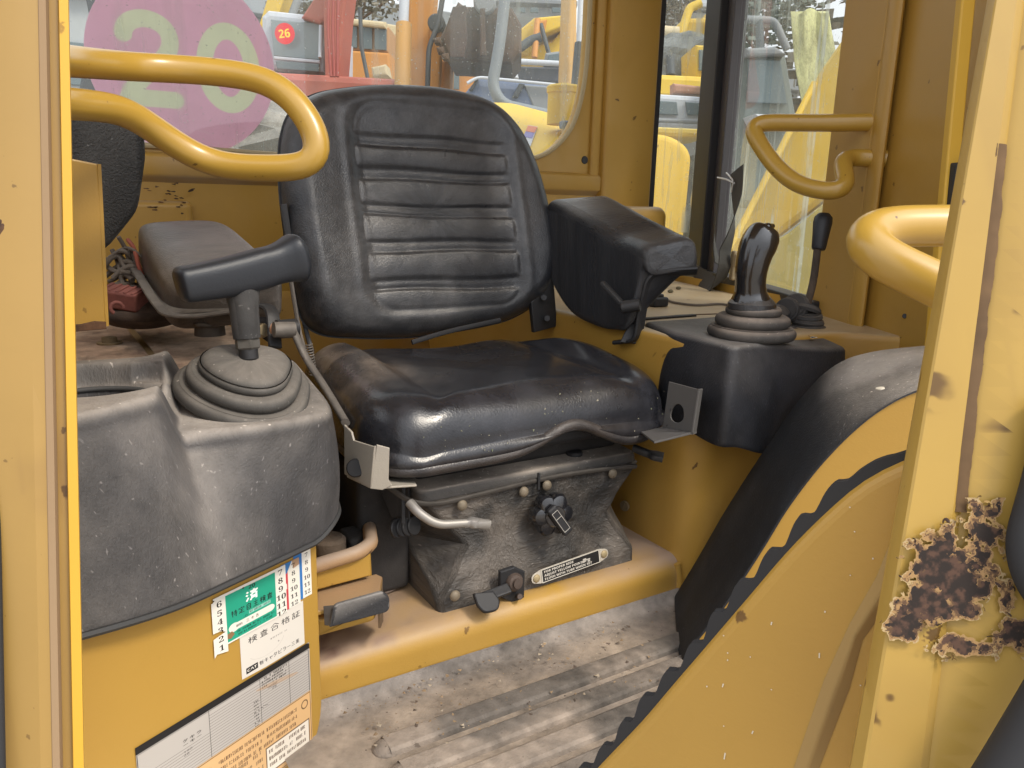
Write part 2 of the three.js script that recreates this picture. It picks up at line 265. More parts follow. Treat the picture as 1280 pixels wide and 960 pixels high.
// ---------------------------------------------------------------- materials
const std = (o) => new THREE.MeshStandardMaterial({ side: THREE.DoubleSide, ...o });
const rgb = (r, g, b) => new THREE.Color().setRGB(r, g, b);
const YEL = [.455, .264, .048], DUST = [.42, .33, .23];
const M = {
  yellow: std({ color: rgb(...YEL), map: texPaint, roughnessMap: texPaintR, roughness: .85, bumpMap: texGrain, bumpScale: .0001 }),
  yellowV: std({ vertexColors: true, map: texPaint, roughnessMap: texPaintR, roughness: .95, bumpMap: texGrain, bumpScale: .00015 }),
  tubeYellow: new THREE.MeshPhysicalMaterial({ color: rgb(.47, .285, .045), map: (() => { const t = texPaint.clone(); t.repeat.set(3.2, 3.2); t.needsUpdate = true; return t; })(), roughness: .32, clearcoat: .4, clearcoatRoughness: .2 }),
  plasticV: std({ vertexColors: true, map: texSpeck, roughness: .68, bumpMap: texGrain, bumpScale: .0005 }),
  rubberV: std({ vertexColors: true, map: texSpeck, roughness: .75, bumpMap: texGrain, bumpScale: .0002 }),
  leatherV: std({ vertexColors: true, map: texLeather, roughnessMap: texLeatherR, roughness: .72, bumpMap: texPebble, bumpScale: .00016 }),
  glossBlack: new THREE.MeshPhysicalMaterial({ color: rgb(.012, .012, .014), roughness: .22, clearcoat: .8, clearcoatRoughness: .1 }),
  gripBlack: std({ color: rgb(.015, .018, .024), roughness: .46, bumpMap: texGrain, bumpScale: .0001 }),
  black: std({ color: rgb(.018, .018, .02), roughness: .55 }),
  rubber: std({ color: rgb(.02, .02, .022), roughness: .75 }),
  blackMetal: std({ color: rgb(.03, .03, .032), roughness: .5, metalness: .3, bumpMap: texGrain, bumpScale: .0002 }),
  steel: std({ color: rgb(.33, .31, .28), roughness: .5, metalness: .45, map: texPaint }),
  dullSteel: std({ color: rgb(.22, .2, .18), roughness: .65, metalness: .35, map: texDirt }),
  bolt: std({ color: rgb(.35, .28, .17), roughness: .5, metalness: .6 }),
  rust: std({ map: texRust, roughness: .95, bumpMap: texGrain, bumpScale: .0005 }),
  dirtV: std({ vertexColors: true, map: texDirt, roughness: .95, bumpMap: texGrain, bumpScale: .0006 }),
  cable: std({ color: rgb(.15, .125, .1), roughness: .85 }),
  redPlastic: std({ color: rgb(.3, .1, .08), roughness: .8, map: texDirt }),
  white: std({ color: rgb(.7, .7, .68), roughness: .6 }),
  webbing: std({ color: rgb(.06, .056, .05), roughness: .9, bumpMap: texPebble, bumpScale: .0004 }),
  glass: new THREE.MeshPhysicalMaterial({ color: rgb(.93, .97, .95), transmission: 1, thickness: 0, roughness: .02, ior: 1.5 }),
};
const speck = (c) => c.map((v) => v * 3.4);   // base colours for the maps whose mean is about 0.3
M.film = new THREE.MeshPhysicalMaterial({ color: rgb(.74, .76, .72), alphaMap: texFilm, transparent: true, roughness: 1, transmission: .5, thickness: 0, side: THREE.DoubleSide });
M.filmSide = M.film.clone(); M.filmSide.alphaMap = texStreak; M.filmSide.color.setRGB(.66, .71, .67);
const v3 = (x, y, z) => new THREE.Vector3(x, y, z);
const yellowDust = (amt = 1, side = .12) => (p, n) => { const f = fbm3(p.x * 14, p.y * 14, p.z * 14), g = fbm3(p.x * 70, p.y * 70, p.z * 70, 3); const up = smooth(.45, .95, n.y); const d = clamp(up * amt * (.35 + 1.1 * (f - .3)) + side * smooth(.5, .75, f) + .25 * up * (g - .5)); return mix(YEL, DUST, d); };
const crisp = (g) => { const u = g.userData.uvDone; g = creased(g.toNonIndexed(), rad(28)); g.userData.uvDone = u; return g; };
function strip(profile, along, n, o = {}) {              // profile points (Vector3) swept along a vector, n steps: a finely divided sheet
  const pos = [], idx = [], m = profile.length, uv = [], vs = [0], AL = along.length(); for (let j = 1; j < m; j++) vs.push(vs[j - 1] + profile[j].distanceTo(profile[j - 1]));
  for (let i = 0; i <= n; i++) for (let j = 0; j < m; j++) uv.push(i / n * AL, vs[j]);
  for (let i = 0; i <= n; i++) for (const p of profile) { const q = p.clone().addScaledVector(along, i / n); if (o.warp) o.warp(q, i / n); pos.push(q.x, q.y, q.z); }
  for (let i = 0; i < n; i++) for (let j = 0; j < m - 1; j++) { const a = i * m + j, b = a + m; idx.push(a, b, b + 1, a, b + 1, a + 1); }
  const g = new THREE.BufferGeometry(); g.setAttribute('position', new THREE.Float32BufferAttribute(pos, 3)); g.setIndex(idx); g.computeVertexNormals(); g.setAttribute('uv', new THREE.Float32BufferAttribute(uv, 2)); g.userData.uvDone = true; return g;
}
const arcPts = (c, r, a0, a1, n, f) => Array.from({ length: n + 1 }, (_, i) => { const a = a0 + (a1 - a0) * i / n; return f(c[0] + r * Math.cos(a), c[1] + r * Math.sin(a)); });
const lin = (a, b, n) => Array.from({ length: n }, (_, i) => a.clone().lerp(b, i / n));

// ================================================================ setting
{ // yard ground outside, one sheet
  const g = new THREE.CircleGeometry(300, 48).rotateX(-Math.PI / 2).translate(0, -1.45, 0);
  structure('ground', tint(g, () => [.6, .55, .48]), M.dirtV);
}
{ // cab floor mat: base sheet with a cove up to the step, then raised ribs with rounded ends
  const y0 = -.632, z0 = -.857, prof = [V(0, y0 + .016, z0 + .002), V(0, y0 + .008, z0 + .004), V(0, y0 + .003, z0 + .009), V(0, y0, z0 + .018), ...Array.from({ length: 60 }, (_, i) => V(0, y0, z0 + .025 + i * .014))];
  const g = strip(prof.map((p) => (p.x = .2, p)), v3(.95, 0, 0), 90);
  tint(g, (p, n) => { const f = fbm3(p.x * 9, 2, p.z * 16), e = fbm3(p.x * 40, 7, p.z * 40, 3); const near = smooth(-.80, -.84, p.z); return mix(mix([.52, .43, .34], [.37, .315, .265], clamp(smooth(.42, .66, f) * .9)), [.40, .37, .345], near * .7).map((v) => v * (.85 + .4 * (e - .35))); });
  const fl = structure('cab_floor', g, M.dirtV);
  const ends = [[455, 929], [404, 958]], z = [onY(640, 879, y0).z, onY(640, 915, y0).z];
  const dz = z[1] - z[0], x0 = onY(458, 930, y0).x;
  for (let i = 0; i < 6; i++) {
    const zc = z[0] + dz * i - .0, ring = [], L = .92, w = .017;
    const out = plan([[x0, zc - w], [x0 + L, zc - w], [x0 + L, zc + w], [x0, zc + w]], w * .98, .008);
    const rg = capSolid(out, () => y0 - .002, (x) => y0 + .0075, .0045, { inner: 5, edge: 4, wall: 1, crease: 0, centre: [x0 + L / 2, zc] });
    // straight cross rows instead of a fan: long bar as a swept profile
    const bar = strip([V(0, y0, zc - w), V(0, y0 + .006, zc - w + .001), V(0, y0 + .0088, zc - w + .005), V(0, y0 + .0095, zc), V(0, y0 + .0088, zc + w - .005), V(0, y0 + .006, zc + w - .001), V(0, y0, zc + w)].map((p) => (p.x = x0 + w, p)), v3(L, 0, 0), 110);
    const cap = new THREE.SphereGeometry(1, 16, 8, 0, Math.PI * 2, 0, Math.PI / 2).scale(w, .0095, w).translate(x0 + w, y0 + OY - .0003, zc);
    const cg = (p) => { const f = fbm3(p.x * 12, 4, p.z * 12), e = fbm3(p.x * 90, 1, p.z * 90, 2); return mix([.22, .195, .17], [.44, .37, .305], clamp(smooth(.42, .70, f))).map((v) => v * (.75 + .5 * e)); };
    const rib = part('rib', [tint(crisp(bar), cg), tint(cap, cg)], M.dirtV, fl);
  }
}
{ // dry leaves and crumbs on the mat: nobody could count them
  const geos = []; seed = 99;
  for (let k = 0; k < 330; k++) {
    const t = rnd(), px = 430 + t * 420 + (rnd() - .5) * 40, py = 890 - t * 120 + Math.pow(rnd(), 1.5) * 90 - 8, p = onY(px, py, -.632); if (p.z > -.45 || p.z < -.84 || p.x < .28) continue;
    const s = .0012 + .0028 * Math.pow(rnd(), 3), c = rnd() < .5 ? [.28, .2, .12] : rnd() < .4 ? [.38, .32, .24] : [.12, .09, .07];
    const g = new THREE.TetrahedronGeometry(s).scale(1, .35, .6 + rnd()).rotateY(rnd() * 6).translate(p.x, OY - .632 + .0085 + s * .2, p.z); geos.push(tint(g, () => c.map((v) => v * 1.6)));
  }
  const m = single('debris', geos, M.dirtV, 'dry crumbs and leaf bits scattered over the dusty ribbed floor mat', 'debris'); m.userData.kind = 'stuff';
}
{ // yellow step carrying the seat
  const r = .028, top = -.565, zf = -.858;
  const prof = [...lin(V(.2, -.66, zf), V(.2, top - r, zf), 10), ...arcPts([zf - r, top - r], r, 0, Math.PI / 2, 8, (z, y) => V(.2, y, z)), ...lin(V(.2, top, zf - r - .005), V(.2, top, -1.72), 50)];
  const g = strip(prof, v3(.672, 0, 0), 60);
  tint(g, (p, n) => { const x = p.x, f = fbm3(p.x * 11, p.y * 11, p.z * 11), e = fbm3(p.x * 55, p.y * 55, p.z * 55, 3); const up = smooth(.3, .95, n.y), left = smooth(.46, .26, x); let d = up * clamp(.25 + 1.3 * (f - .35) + .75 * left + smooth(.72, .87, x) * .5 + smooth(-.9, -1.0, p.z) * .6 + .5 * (e - .5)); d += left * .55 * smooth(.5, .7, f) * (1 - up) * .4 + smooth(.855, .872, x) * .5; return mix(mix(YEL, [.38, .27, .19], clamp(d)), [.16, .09, .07], clamp(left * up * smooth(.52, .7, e) * .8)); });
  const st = thing('seat_platform', 'low yellow step under the seat, dusty brown along its top', 'platform', V(.53, -.632, -1.2));
  part('step', g, M.yellowV, st);
  part('weld_bead', tube([V(.868, -.575, -.862), V(.872, -.6, -.86), V(.874, -.632, -.858)], .006), M.yellow, st);
  part('bolt', [lathe([[0, 0], [.009, 0], [.0095, .002], [.009, .005], [0, .005]], onX(782, 632, .868), v3(-1, 0, .2)), obox(onX(782, 632, .868).add(v3(-.006, 0, .001)), v3(0, 1, .3), v3(1, 0, 0), [.014, .002, .002])], M.bolt, st);
}
// ---------------------------------------------------------------- cab shell
const ZW = -1.85;
{ // rear wall with its rounded window
  const w = thing('rear_wall', 'yellow steel wall behind the seat with a large round-cornered window', 'wall', V(.62, -.632, ZW));
  const hole = [[740, -420], [739, -60], [735, 40], [731, 95], [724, 132], [714, 160], [700, 178], [686, 190], [668, 198], [600, 199], [350, 194], [262, 187], [150, 180], [60, 172], [20, 150], [0, 100], [0, -340]].map(([x, y]) => onZ(x, y, ZW));
  const hs = resample(fillet(hole, .05, true), .02, true);
  part('sheet', slab([V(-.5, -.66, ZW), V(1.47, -.66, ZW), V(1.47, 1.0, ZW), V(-.5, 1.0, ZW)], .03, { holes: [hs], dir: v3(0, 0, -1), bevel: .004 }), M.yellow, w);
  part('window_trim', loft([...hs, hs[0]].map((p, i, a) => { const t = a[(i + 1) % (a.length - 1)].clone().sub(a[(i + a.length - 2) % (a.length - 1)]).normalize(), nn = t.clone().cross(v3(0, 0, 1)); return Array.from({ length: 8 }, (_, j) => p.clone().addScaledVector(nn, .006 * Math.cos(j * Math.PI / 4)).add(v3(0, 0, .004 + .007 * Math.sin(j * Math.PI / 4)))); })), std({ color: rgb(.42, .34, .2), roughness: .8 }), w, 'beige rubber trim round the rear window');
  const pane = new THREE.ShapeGeometry(new THREE.Shape(hs.map((p) => new THREE.Vector2(p.x, p.y)))).translate(0, 0, ZW - .015);
  const pn = part('window_pane', pane, M.glass, w, 'dusty rear window glass');
  part('dust_film', new THREE.ShapeGeometry(new THREE.Shape(hs.map((p) => new THREE.Vector2(p.x, p.y)))).translate(0, 0, ZW - .0185), M.film, pn);
  // pressed ledge under the window, raised panel at the left
  const led = (x0, x1, ya, yb, dz) => strip([V(x0, ya + .012, ZW - .002), V(x0, ya + .006, ZW + dz * .7), V(x0, ya, ZW + dz), V(x0, yb + .006, ZW + dz), V(x0, yb, ZW + dz * .6), V(x0, yb - .012, ZW - .002)], v3(x1 - x0, 0, 0), 40);
  part('ledge', [led(-.1, 1.44, .068, .028, .022)].map((g) => tint(g, yellowDust(.9, .3))), M.yellowV, w);
  const a = onZ(160, 250, ZW), b = onZ(245, 340, ZW);
  part('pressed_panel', tint(box(-.1, b.x, -.2, a.y - OY, ZW - .01, ZW + .018, .014, 4), yellowDust(.8, .25)), M.yellowV, w, 'raised pressed panel with rust nicks');
  seed = 5; const nick = []; for (let k = 0; k < 26; k++) { const p = onZ(180 + rnd() * 62, 226 + rnd() * 42, ZW + .018); nick.push(slab(Array.from({ length: 7 }, (_, i) => { const r = (.0012 + .003 * rnd()); return v3(p.x + r * 1.7 * Math.cos(i * .9), p.y + r * .6 * Math.sin(i * .9), ZW + .0182); }), .0008, { bevel: 0 })); }
  const nk = part('rust_nicks', nick, M.rust, w); nk.userData.kind = 'stuff';
  part('bolt_hole', cyl(onZ(731, 200, ZW + .001).add(v3(0, 0, -.002)), onZ(731, 200, ZW + .001).add(v3(0, 0, .001)), .011), M.black, w);
  // folded corner post to the right of the window, leading to the side
  const xa = onZ(751, 100, ZW).x, xb = onZ(812, 120, ZW).x;
  part('corner_post', [box(xa, xb, -.06, 1.0, ZW - .05, ZW + .035, .012, 3), box(xa - .03, xa + .004, .04, 1.0, ZW - .02, ZW + .014, .008, 2)], M.yellow, w);
  part('corner_foot', tint(box(onZ(772, 270, -1.78).x, onZ(826, 270, -1.78).x, -.3, onZ(800, 258, -1.78).y - OY, -1.86, -1.74, .03, 5), yellowDust(1.2, .4)), M.yellowV, w, 'beige dusty foot of the corner post');
  part('lower_sheet', tint(strip([V(-.5, -.22, ZW + .02), V(-.5, -.24, ZW + .03), V(-.5, -.45, ZW + .06), V(-.5, -.63, ZW + .06)], v3(1.97, 0, 0), 40), yellowDust(.6, .3)), M.yellowV, w);
}
{ // the round number sticker on the rear window, seen through from inside
  const c = onZ(231, 78, ZW - .021), r = c.distanceTo(onZ(343, 92, ZW - .021));
  const cv = document.createElement('canvas'); cv.width = cv.height = 1024; const x = cv.getContext('2d');
  x.fillStyle = '#f2cfe0'; x.fillRect(0, 0, 1024, 1024); x.strokeStyle = '#eef0dc'; x.lineWidth = 92; x.lineCap = 'round';
  // outlined numerals 2 and 0, drawn as bands
  x.beginPath(); x.ellipse(755, 520, 135, 205, 0, 0, 7); x.stroke();
  x.beginPath(); x.moveTo(200, 390); x.bezierCurveTo(210, 270, 450, 270, 440, 420); x.bezierCurveTo(430, 520, 260, 600, 205, 725); x.lineTo(450, 725); x.stroke();
  x.strokeStyle = 'rgba(240,238,235,.5)'; x.lineWidth = 3; for (const [a, b, d, e] of [[640, 130, 690, 190], [820, 200, 900, 260], [560, 880, 640, 900], [880, 560, 930, 640], [700, 240, 730, 262]]) { x.beginPath(); x.moveTo(a, b); x.lineTo(d, e); x.stroke(); }
  const t = new THREE.CanvasTexture(cv); t.colorSpace = THREE.SRGBColorSpace;
  const g = new THREE.CylinderGeometry(r, r, .0008, 64).rotateX(Math.PI / 2); const p = g.attributes.position, uv = g.attributes.uv;
  for (let i = 0; i < p.count; i++) uv.setXY(i, .5 + p.getX(i) / r / 2, .5 + p.getY(i) / r / 2);
  g.userData.uvDone = true; g.translate(c.x, c.y, c.z);
  single('number_sticker', g, new THREE.MeshPhysicalMaterial({ map: t, roughness: .8, transmission: .6, thickness: 0, side: THREE.DoubleSide }), 'big round pink sticker with pale number on the rear window', 'sticker');
}
// tapered right side: plane through TP with inward normal TN
const TP = V(1.65, 0, -1.55), TN = v3(-.42, 0, -.22).normalize(), TD = v3(.42 * .52, 0, -.42).setY(0); // direction along the wall
TD.set(-TN.z, 0, TN.x).normalize();                       // towards the front of the machine
if (TD.z < 0) TD.negate();
const onT = (x, y, off = 0) => onP(x, y, TP.clone().addScaledVector(TN, off), TN);
const wallAt = (s, y, off = 0) => TP.clone().setY(y + OY).addScaledVector(TD, s).addScaledVector(TN, off);
const sOf = (p) => p.clone().sub(TP).dot(TD);
const sPost0 = sOf(onT(876, 300)), sPost1 = sOf(onT(906, 300)), sEnd = sOf(onT(1034, 300));
{
  const w = thing('side_door', 'right side door with two tall dirty panes and a black centre post', 'door', wallAt(sPost0, -.632));
  const c0 = V(1.605, 0, ZW + .02);                        // rear end of the side glazing, at the corner post
  const A = (y) => V(c0.x, y, c0.z), B = (y) => wallAt(sPost0, y);
  const bl = -.186;
  const pane1 = slab([A(-.16), B(-.22), B(1.0), A(1.0)], .004, { dir: TN.clone().negate(), bevel: 0 });
  const sheet = (pts) => { const g = new THREE.BufferGeometry(); const q = [pts[0], pts[1], pts[2], pts[0], pts[2], pts[3]]; g.setAttribute('position', new THREE.Float32BufferAttribute(q.flatMap((p) => [p.x, p.y, p.z]), 3)); g.computeVertexNormals(); return g; };
  const off = (pts, d) => pts.map((p) => p.clone().addScaledVector(TN, d));
  const q1 = [A(-.2), B(-.25), B(1.0), A(1.0)], q2 = [wallAt(sPost1, bl), wallAt(sEnd + .03, bl), wallAt(sEnd + .03, 1.0), wallAt(sPost1, 1.0)];
  const g1 = part('rear_pane', sheet(q1), M.glass, w, 'narrow dirty pane behind the black post'), g2 = part('front_pane', sheet(q2), M.glass, w, 'wide dirty pane ahead of the black post');
  part('dust_film', sheet(off(q1, -.002)), M.filmSide, g1); part('dust_film', sheet(off(q2, -.002)), M.filmSide, g2);
  const bar = (a, b, wd, dp, m = M.black) => obox(a.clone().lerp(b, .5), b.clone().sub(a), TN, [a.distanceTo(b), dp, wd], .004);
  part('rubber_frame', [bar(A(-.22), A(1.0), .022, .03)], M.rubber, w, 'black rubber edge by the corner post');
  const pm = (s, o) => [wallAt(s, -.26, o), wallAt(s, 1.0, o)], ww = sPost1 - sPost0;
  part('centre_post', [bar(...pm(sPost0 + ww * .32, .014), ww * .62, .05)], M.black, w, 'black upright post between the panes');
  part('post_channel', [bar(...pm(sPost0 + ww * .82, .004), ww * .34, .03), bar(...pm(sPost0 + ww * .98, .016), .006, .02)], std({ color: rgb(.055, .05, .055), roughness: .5 }), w, 'lighter channel along the black post');
  part('bottom_rail', [bar(wallAt(sPost0 - .02, bl - .012, .012), wallAt(sEnd + .04, bl - .012, .012), .035, .045)], M.black, w);
  // sheet under the rear pane and rail
  part('lower_sheet', slab([A(-.16), B(-.22), wallAt(sEnd + .05, bl), wallAt(sEnd + .05, -.66), V(c0.x, -.66, c0.z)].map((p, i) => p), .02, { dir: TN.clone().negate(), bevel: 0 }), M.yellow, w);
}
{ // front right corner of the cab: yellow sheet, folded rib, recessed sheet, bright edge strip
  const w = thing('front_corner_wall', 'yellow sheet steel corner right of the side door with a folded rib', 'wall', wallAt(sEnd + .1, -.632));
  const s1 = sOf(onT(1072, 424, .0)), sB = sOf(onT(1172, 430));
  part('sheet', tint(slab([wallAt(sEnd, -.66, .02), wallAt(s1, -.66, .02), wallAt(s1 , 1.0, .02), wallAt(sEnd, 1.0, .02)], .05, { dir: TN.clone().negate(), bevel: .008, bs: 3 }), yellowDust(.4, .15)), M.yellowV, w);
  part('folded_rib', [tube([wallAt(s1 + .004, -.3, .010), wallAt(s1 + .004, 1.0, .010)], [.010, .022], { seg: 16, up: TN.clone() })], M.yellow, w);
  part('recessed_sheet', slab([wallAt(s1, -.66, -.005), wallAt(sB + .3, -.66, -.005), wallAt(sB + .3, 1.0, -.005), wallAt(s1, 1.0, -.005)], .03, { dir: TN.clone().negate(), bevel: .003 }), M.yellow, w);
  const e0 = onT(1167, 430, .05), e1 = onT(1187, 215, .05);
  part('edge_strip', [obox(e0.clone().lerp(e1, .5), e1.clone().sub(e0), TN, [.75, .02, .016])], std({ color: rgb(.6, .36, .04), roughness: .5 }), w, 'bright yellow edge strip by the foreground post');
  part('dark_gap', [obox(onT(1192, 236, .045), v3(0, 1, 0), TN, [.07, .02, .03])], M.black, w);
  part('bolt_hole', cyl(onT(1131, 395, -.006), onT(1131, 395, -.003), .004), M.black, w);
}
// roof, left side and the sheet ahead of it, all out of the frame but closing the cab
{
  const r = thing('cab_roof', 'yellow cab roof above the seat, out of the frame', 'roof', V(.62, 1.0, -.9));
  part('roof_sheet', box(-.55, 1.85, 1.0, 1.06, -1.95, -.5, .02), M.yellow, r);
  const l = thing('side_wall', 'yellow left side wall of the cab behind the rear door post', 'wall', V(-.2, -.632, -1.3));
  part('lower_sheet', slab([V(-.03, -.66, -.78), V(-.45, -.66, -1.84), V(-.45, .08, -1.84), V(-.03, .08, -.78)], .03, { dir: v3(-1, 0, 0), bevel: .003 }), M.yellow, l);
}
{ // rear door post on the left, close to the camera: box section with a groove and a bright flange
  const p = thing('door_post', 'tall yellow door post at the left edge of the photo, rust spot low down', 'post', V(0, -.632, -.72));
  const POST = std({ color: rgb(.34, .208, .055), map: texGrime, roughnessMap: texPaintR, roughness: .9 });
  const top = (px, d) => onD(px[0], -60, d), bot = (px, d) => onD(px[1], 1020, d);
  const strip4 = (cols) => { const pos = [], idx = []; const n = 24; for (let i = 0; i <= n; i++) for (const [a, b, d] of cols) { const q = top([a, b], d).lerp(bot([a, b], d), i / n); pos.push(q.x, q.y, q.z); } const m = cols.length; for (let i = 0; i < n; i++) for (let j = 0; j < m - 1; j++) { const k = i * m + j; idx.push(k, k + m, k + m + 1, k, k + m + 1, k + 1); } const g = new THREE.BufferGeometry(); g.setAttribute('position', new THREE.Float32BufferAttribute(pos, 3)); g.setIndex(idx); g.computeVertexNormals(); return creased(g, rad(25)); };
  part('post_face', strip4([[-140, -140, .56], [-40, -40, .55], [30, 52, .556], [46, 66, .56], [56, 76, .561], [60, 80, .569], [71, 92, .571]]), POST, p);
  part('groove', strip4([[46, 66, .5601], [47, 67, .5592], [56, 76, .5600], [60, 80, .5685]]), std({ color: rgb(.30, .2, .11), map: texPaint, roughness: .9 }), p, 'brown worn sealant line along the post');
  part('flange', strip4([[71, 92, .571], [72.5, 93, .566], [84, 106, .568], [85, 107, .572], [84, 105, .60]]), std({ color: rgb(.6, .34, .03), map: texPaint, roughness: .45 }), p, 'bright yellow flange on the inner edge of the post');
  part('post_back', strip4([[84, 105, .60], [40, 60, .66], [-140, -140, .66], [-140, -140, .56]]), M.yellow, p);
  seed = 71; const c = onD(3, 292, .5555), rs = []; for (let k = 0; k < 5; k++) { const q = c.clone().addScaledVector(UP, (rnd() - .5) * .02).addScaledVector(RT, (rnd() - .5) * .004); rs.push(new THREE.SphereGeometry(.003 + .0035 * rnd(), 8, 6).scale(.8, 1.6, .25).translate(q.x, q.y, q.z)); }
  part('rust_spot', rs, M.rust, p);
  part('door_seal', tube([onD(-10, 560, .555), onD(-6, 700, .55), onD(0, 1000, .545)], .004), M.rubber, p, 'black rubber seal at the outer edge of the post');
}
{ // partition behind the post
  const pz = -1.12, q = (x, y) => onZ(x, y, pz), w = thing('partition_plate', 'upright yellow plate just behind the left door post, rusty foot', 'plate', q(110, 412));
  part('plate', slab([q(40, 188), q(78, 196), q(122, 205), q(127, 260), q(132, 408), q(40, 416)], .02, { dir: v3(0, 0, -1), bevel: .002 }), M.yellow, w);
  part('rusty_foot', slab([q(40, 411), q(70, 406), q(100, 405), q(118, 401), q(132.5, 402), q(133, 411), q(40, 419)], .003, { dir: v3(0, 0, 1), bevel: .001 }), M.rust, w);
  part('return_plate', slab([q(122, 205), q(127, 260), q(132, 408), q(132, 408).add(v3(-.03, 0, -.16)), q(122, 205).add(v3(-.03, 0, -.16))], .004, { bevel: 0 }), M.yellow, w);
}
{ // black dusty padding sheet behind the partition
  const q = (x, y, z = -1.32) => onZ(x, y, z), pts = [[60, 120], [180, 150], [183, 195], [176, 245], [172, 264], [150, 292], [133, 312], [110, 316], [60, 250]];
  const g = slab(resample(fillet(pts.map(([x, y]) => q(x, y)), .01, true), .01, true), .035, { dir: v3(0, 0, -1), bevel: .01, bs: 4 });
  single('padding_sheet', tint(g, (p) => mix(speck([.014, .014, .014]), speck([.12, .115, .105]), smooth(.5, .8, fbm3(p.x * 30, p.y * 30, p.z * 30)))), Object.assign(M.plasticV.clone(), { bumpScale: .002 }), 'black dusty padding hanging behind the yellow partition plate', 'padding');
}
{ // decks either side of the seat
  const d = thing('side_deck', 'dusty brown deck behind the left console with bolted cover plates', 'deck', V(.15, -.632, -1.3));
  const pd = (p, n) => { const f = fbm3(p.x * 12, p.y * 9, p.z * 12), e = fbm3(p.x * 60, p.y * 60, p.z * 60, 3); return mix(mix([.62, .47, .35], [.46, .32, .23], smooth(.4, .65, f)), [.16, .10, .08], smooth(.6, .74, e) * .6); };
  const sheetGrid = (x0, x1, z0, z1, y, th) => { const g = strip([V(x0, y - th, z1), V(x0, y - .001, z1), ...lin(V(x0, y, z1 - .002), V(x0, y, z0), 30), V(x0, y, z0)], v3(x1 - x0, 0, 0), 30); return tint(g, pd); };
  part('deck_box', [tint(box(-.4, .33, -.66, -.262, -1.84, -1.0, .006), yellowDust(.9, .2))], M.yellowV, d);
  part('cover_plate', sheetGrid(.03, .155, -1.75, -1.06, -.254, .008), M.dirtV, d); part('cover_plate', sheetGrid(.165, .33, -1.8, -1.12, -.252, .01), M.dirtV, d); part('cover_plate', sheetGrid(-.38, .02, -1.8, -1.06, -.256, .008), M.dirtV, d);
  const b = onY(137, 428, -.252); part('bolt', [new THREE.CylinderGeometry(.013, .014, .009, 6).translate(b.x, OY - .2475, b.z), new THREE.CylinderGeometry(.02, .02, .003, 24).translate(b.x, OY - .2525, b.z)].map((g) => (g.deleteAttribute('uv'), g)), std({ color: rgb(.3, .22, .12), roughness: .8, metalness: .2, map: texDirt }), d);
  part('edge_flange', tint(box(.13, .33, -.275, -.249, -1.12, -1.10, .003), yellowDust(1)), M.yellowV, d);
}
{
  const d = thing('side_deck', 'pale dusty deck right of the seat under the side window', 'deck', V(1.1, -.632, -1.2));
  const y = -.206, c = plan([[.872, ZW], [.872, -.87], [.90, -.845], [1.17, -.84], [1.28, -.72], [1.44, -1.0], [1.70, -1.55], [1.66, ZW]], .03, .02);
  const g = capSolid(c, () => -.66, () => y, .012, { inner: 40, wall: 14, edge: 4, centre: [1.15, -1.3], crease: rad(35), closeBottom: false });
  tint(g, (p, n) => { const f = fbm3(p.x * 8, 3, p.z * 8), e = fbm3(p.x * 60, p.y * 60, p.z * 60, 3); const up = smooth(.5, .95, n.y); return mix(mix(YEL, [.30, .15, .04], .35 * smooth(.5, .8, fbm3(p.x * 6, p.y * 6, p.z * 6))), mix([.52, .42, .27], [.38, .28, .17], f), up * clamp(.92 + .3 * (e - .5))); });
  part('deck_sheet', g, M.yellowV, d);
  part('vent_slot', [box(0, .13, -.004, .004, -.006, .006, .002).translate(onY(803, 400, y).x, y, onY(803, 400, y).z)], M.black, d);
  part('deck_seam', tube([onY(796, 400, y + .001), onY(845, 394, y + .001), onY(905, 392, y + .001)].map((p) => p), .0012), std({ color: rgb(.16, .12, .08), roughness: .9 }), d);
  seed = 13; const nuts = []; for (const [px, py] of [[857, 352], [876, 352], [838, 366], [822, 350], [848, 362], [878, 358]]) { const p = onY(px, py, y); nuts.push(new THREE.DodecahedronGeometry(.006 + .004 * rnd()).scale(1.3, .7, 1).translate(p.x, p.y + .004, p.z)); }
  for (const n of nuts) part('clip', n, std({ color: rgb(.12, .1, .06), roughness: .9 }), d);
  part('wire', tube([[815, 364], [840, 378], [870, 382], [905, 379], [925, 388]].map(([a, b]) => onY(a, b, y + .003)), .0025, { fillet: .05, seg: 8 }), M.cable, d);
  const k = onY(821, 383, y), kk = part('clamp_block', [box(k.x - .02, k.x + .02, y, y + .02, k.z - .015, k.z + .015, .005), box(k.x - .012, k.x + .012, y + .018, y + .026, k.z - .008, k.z + .008, .003)], M.black, d);
}
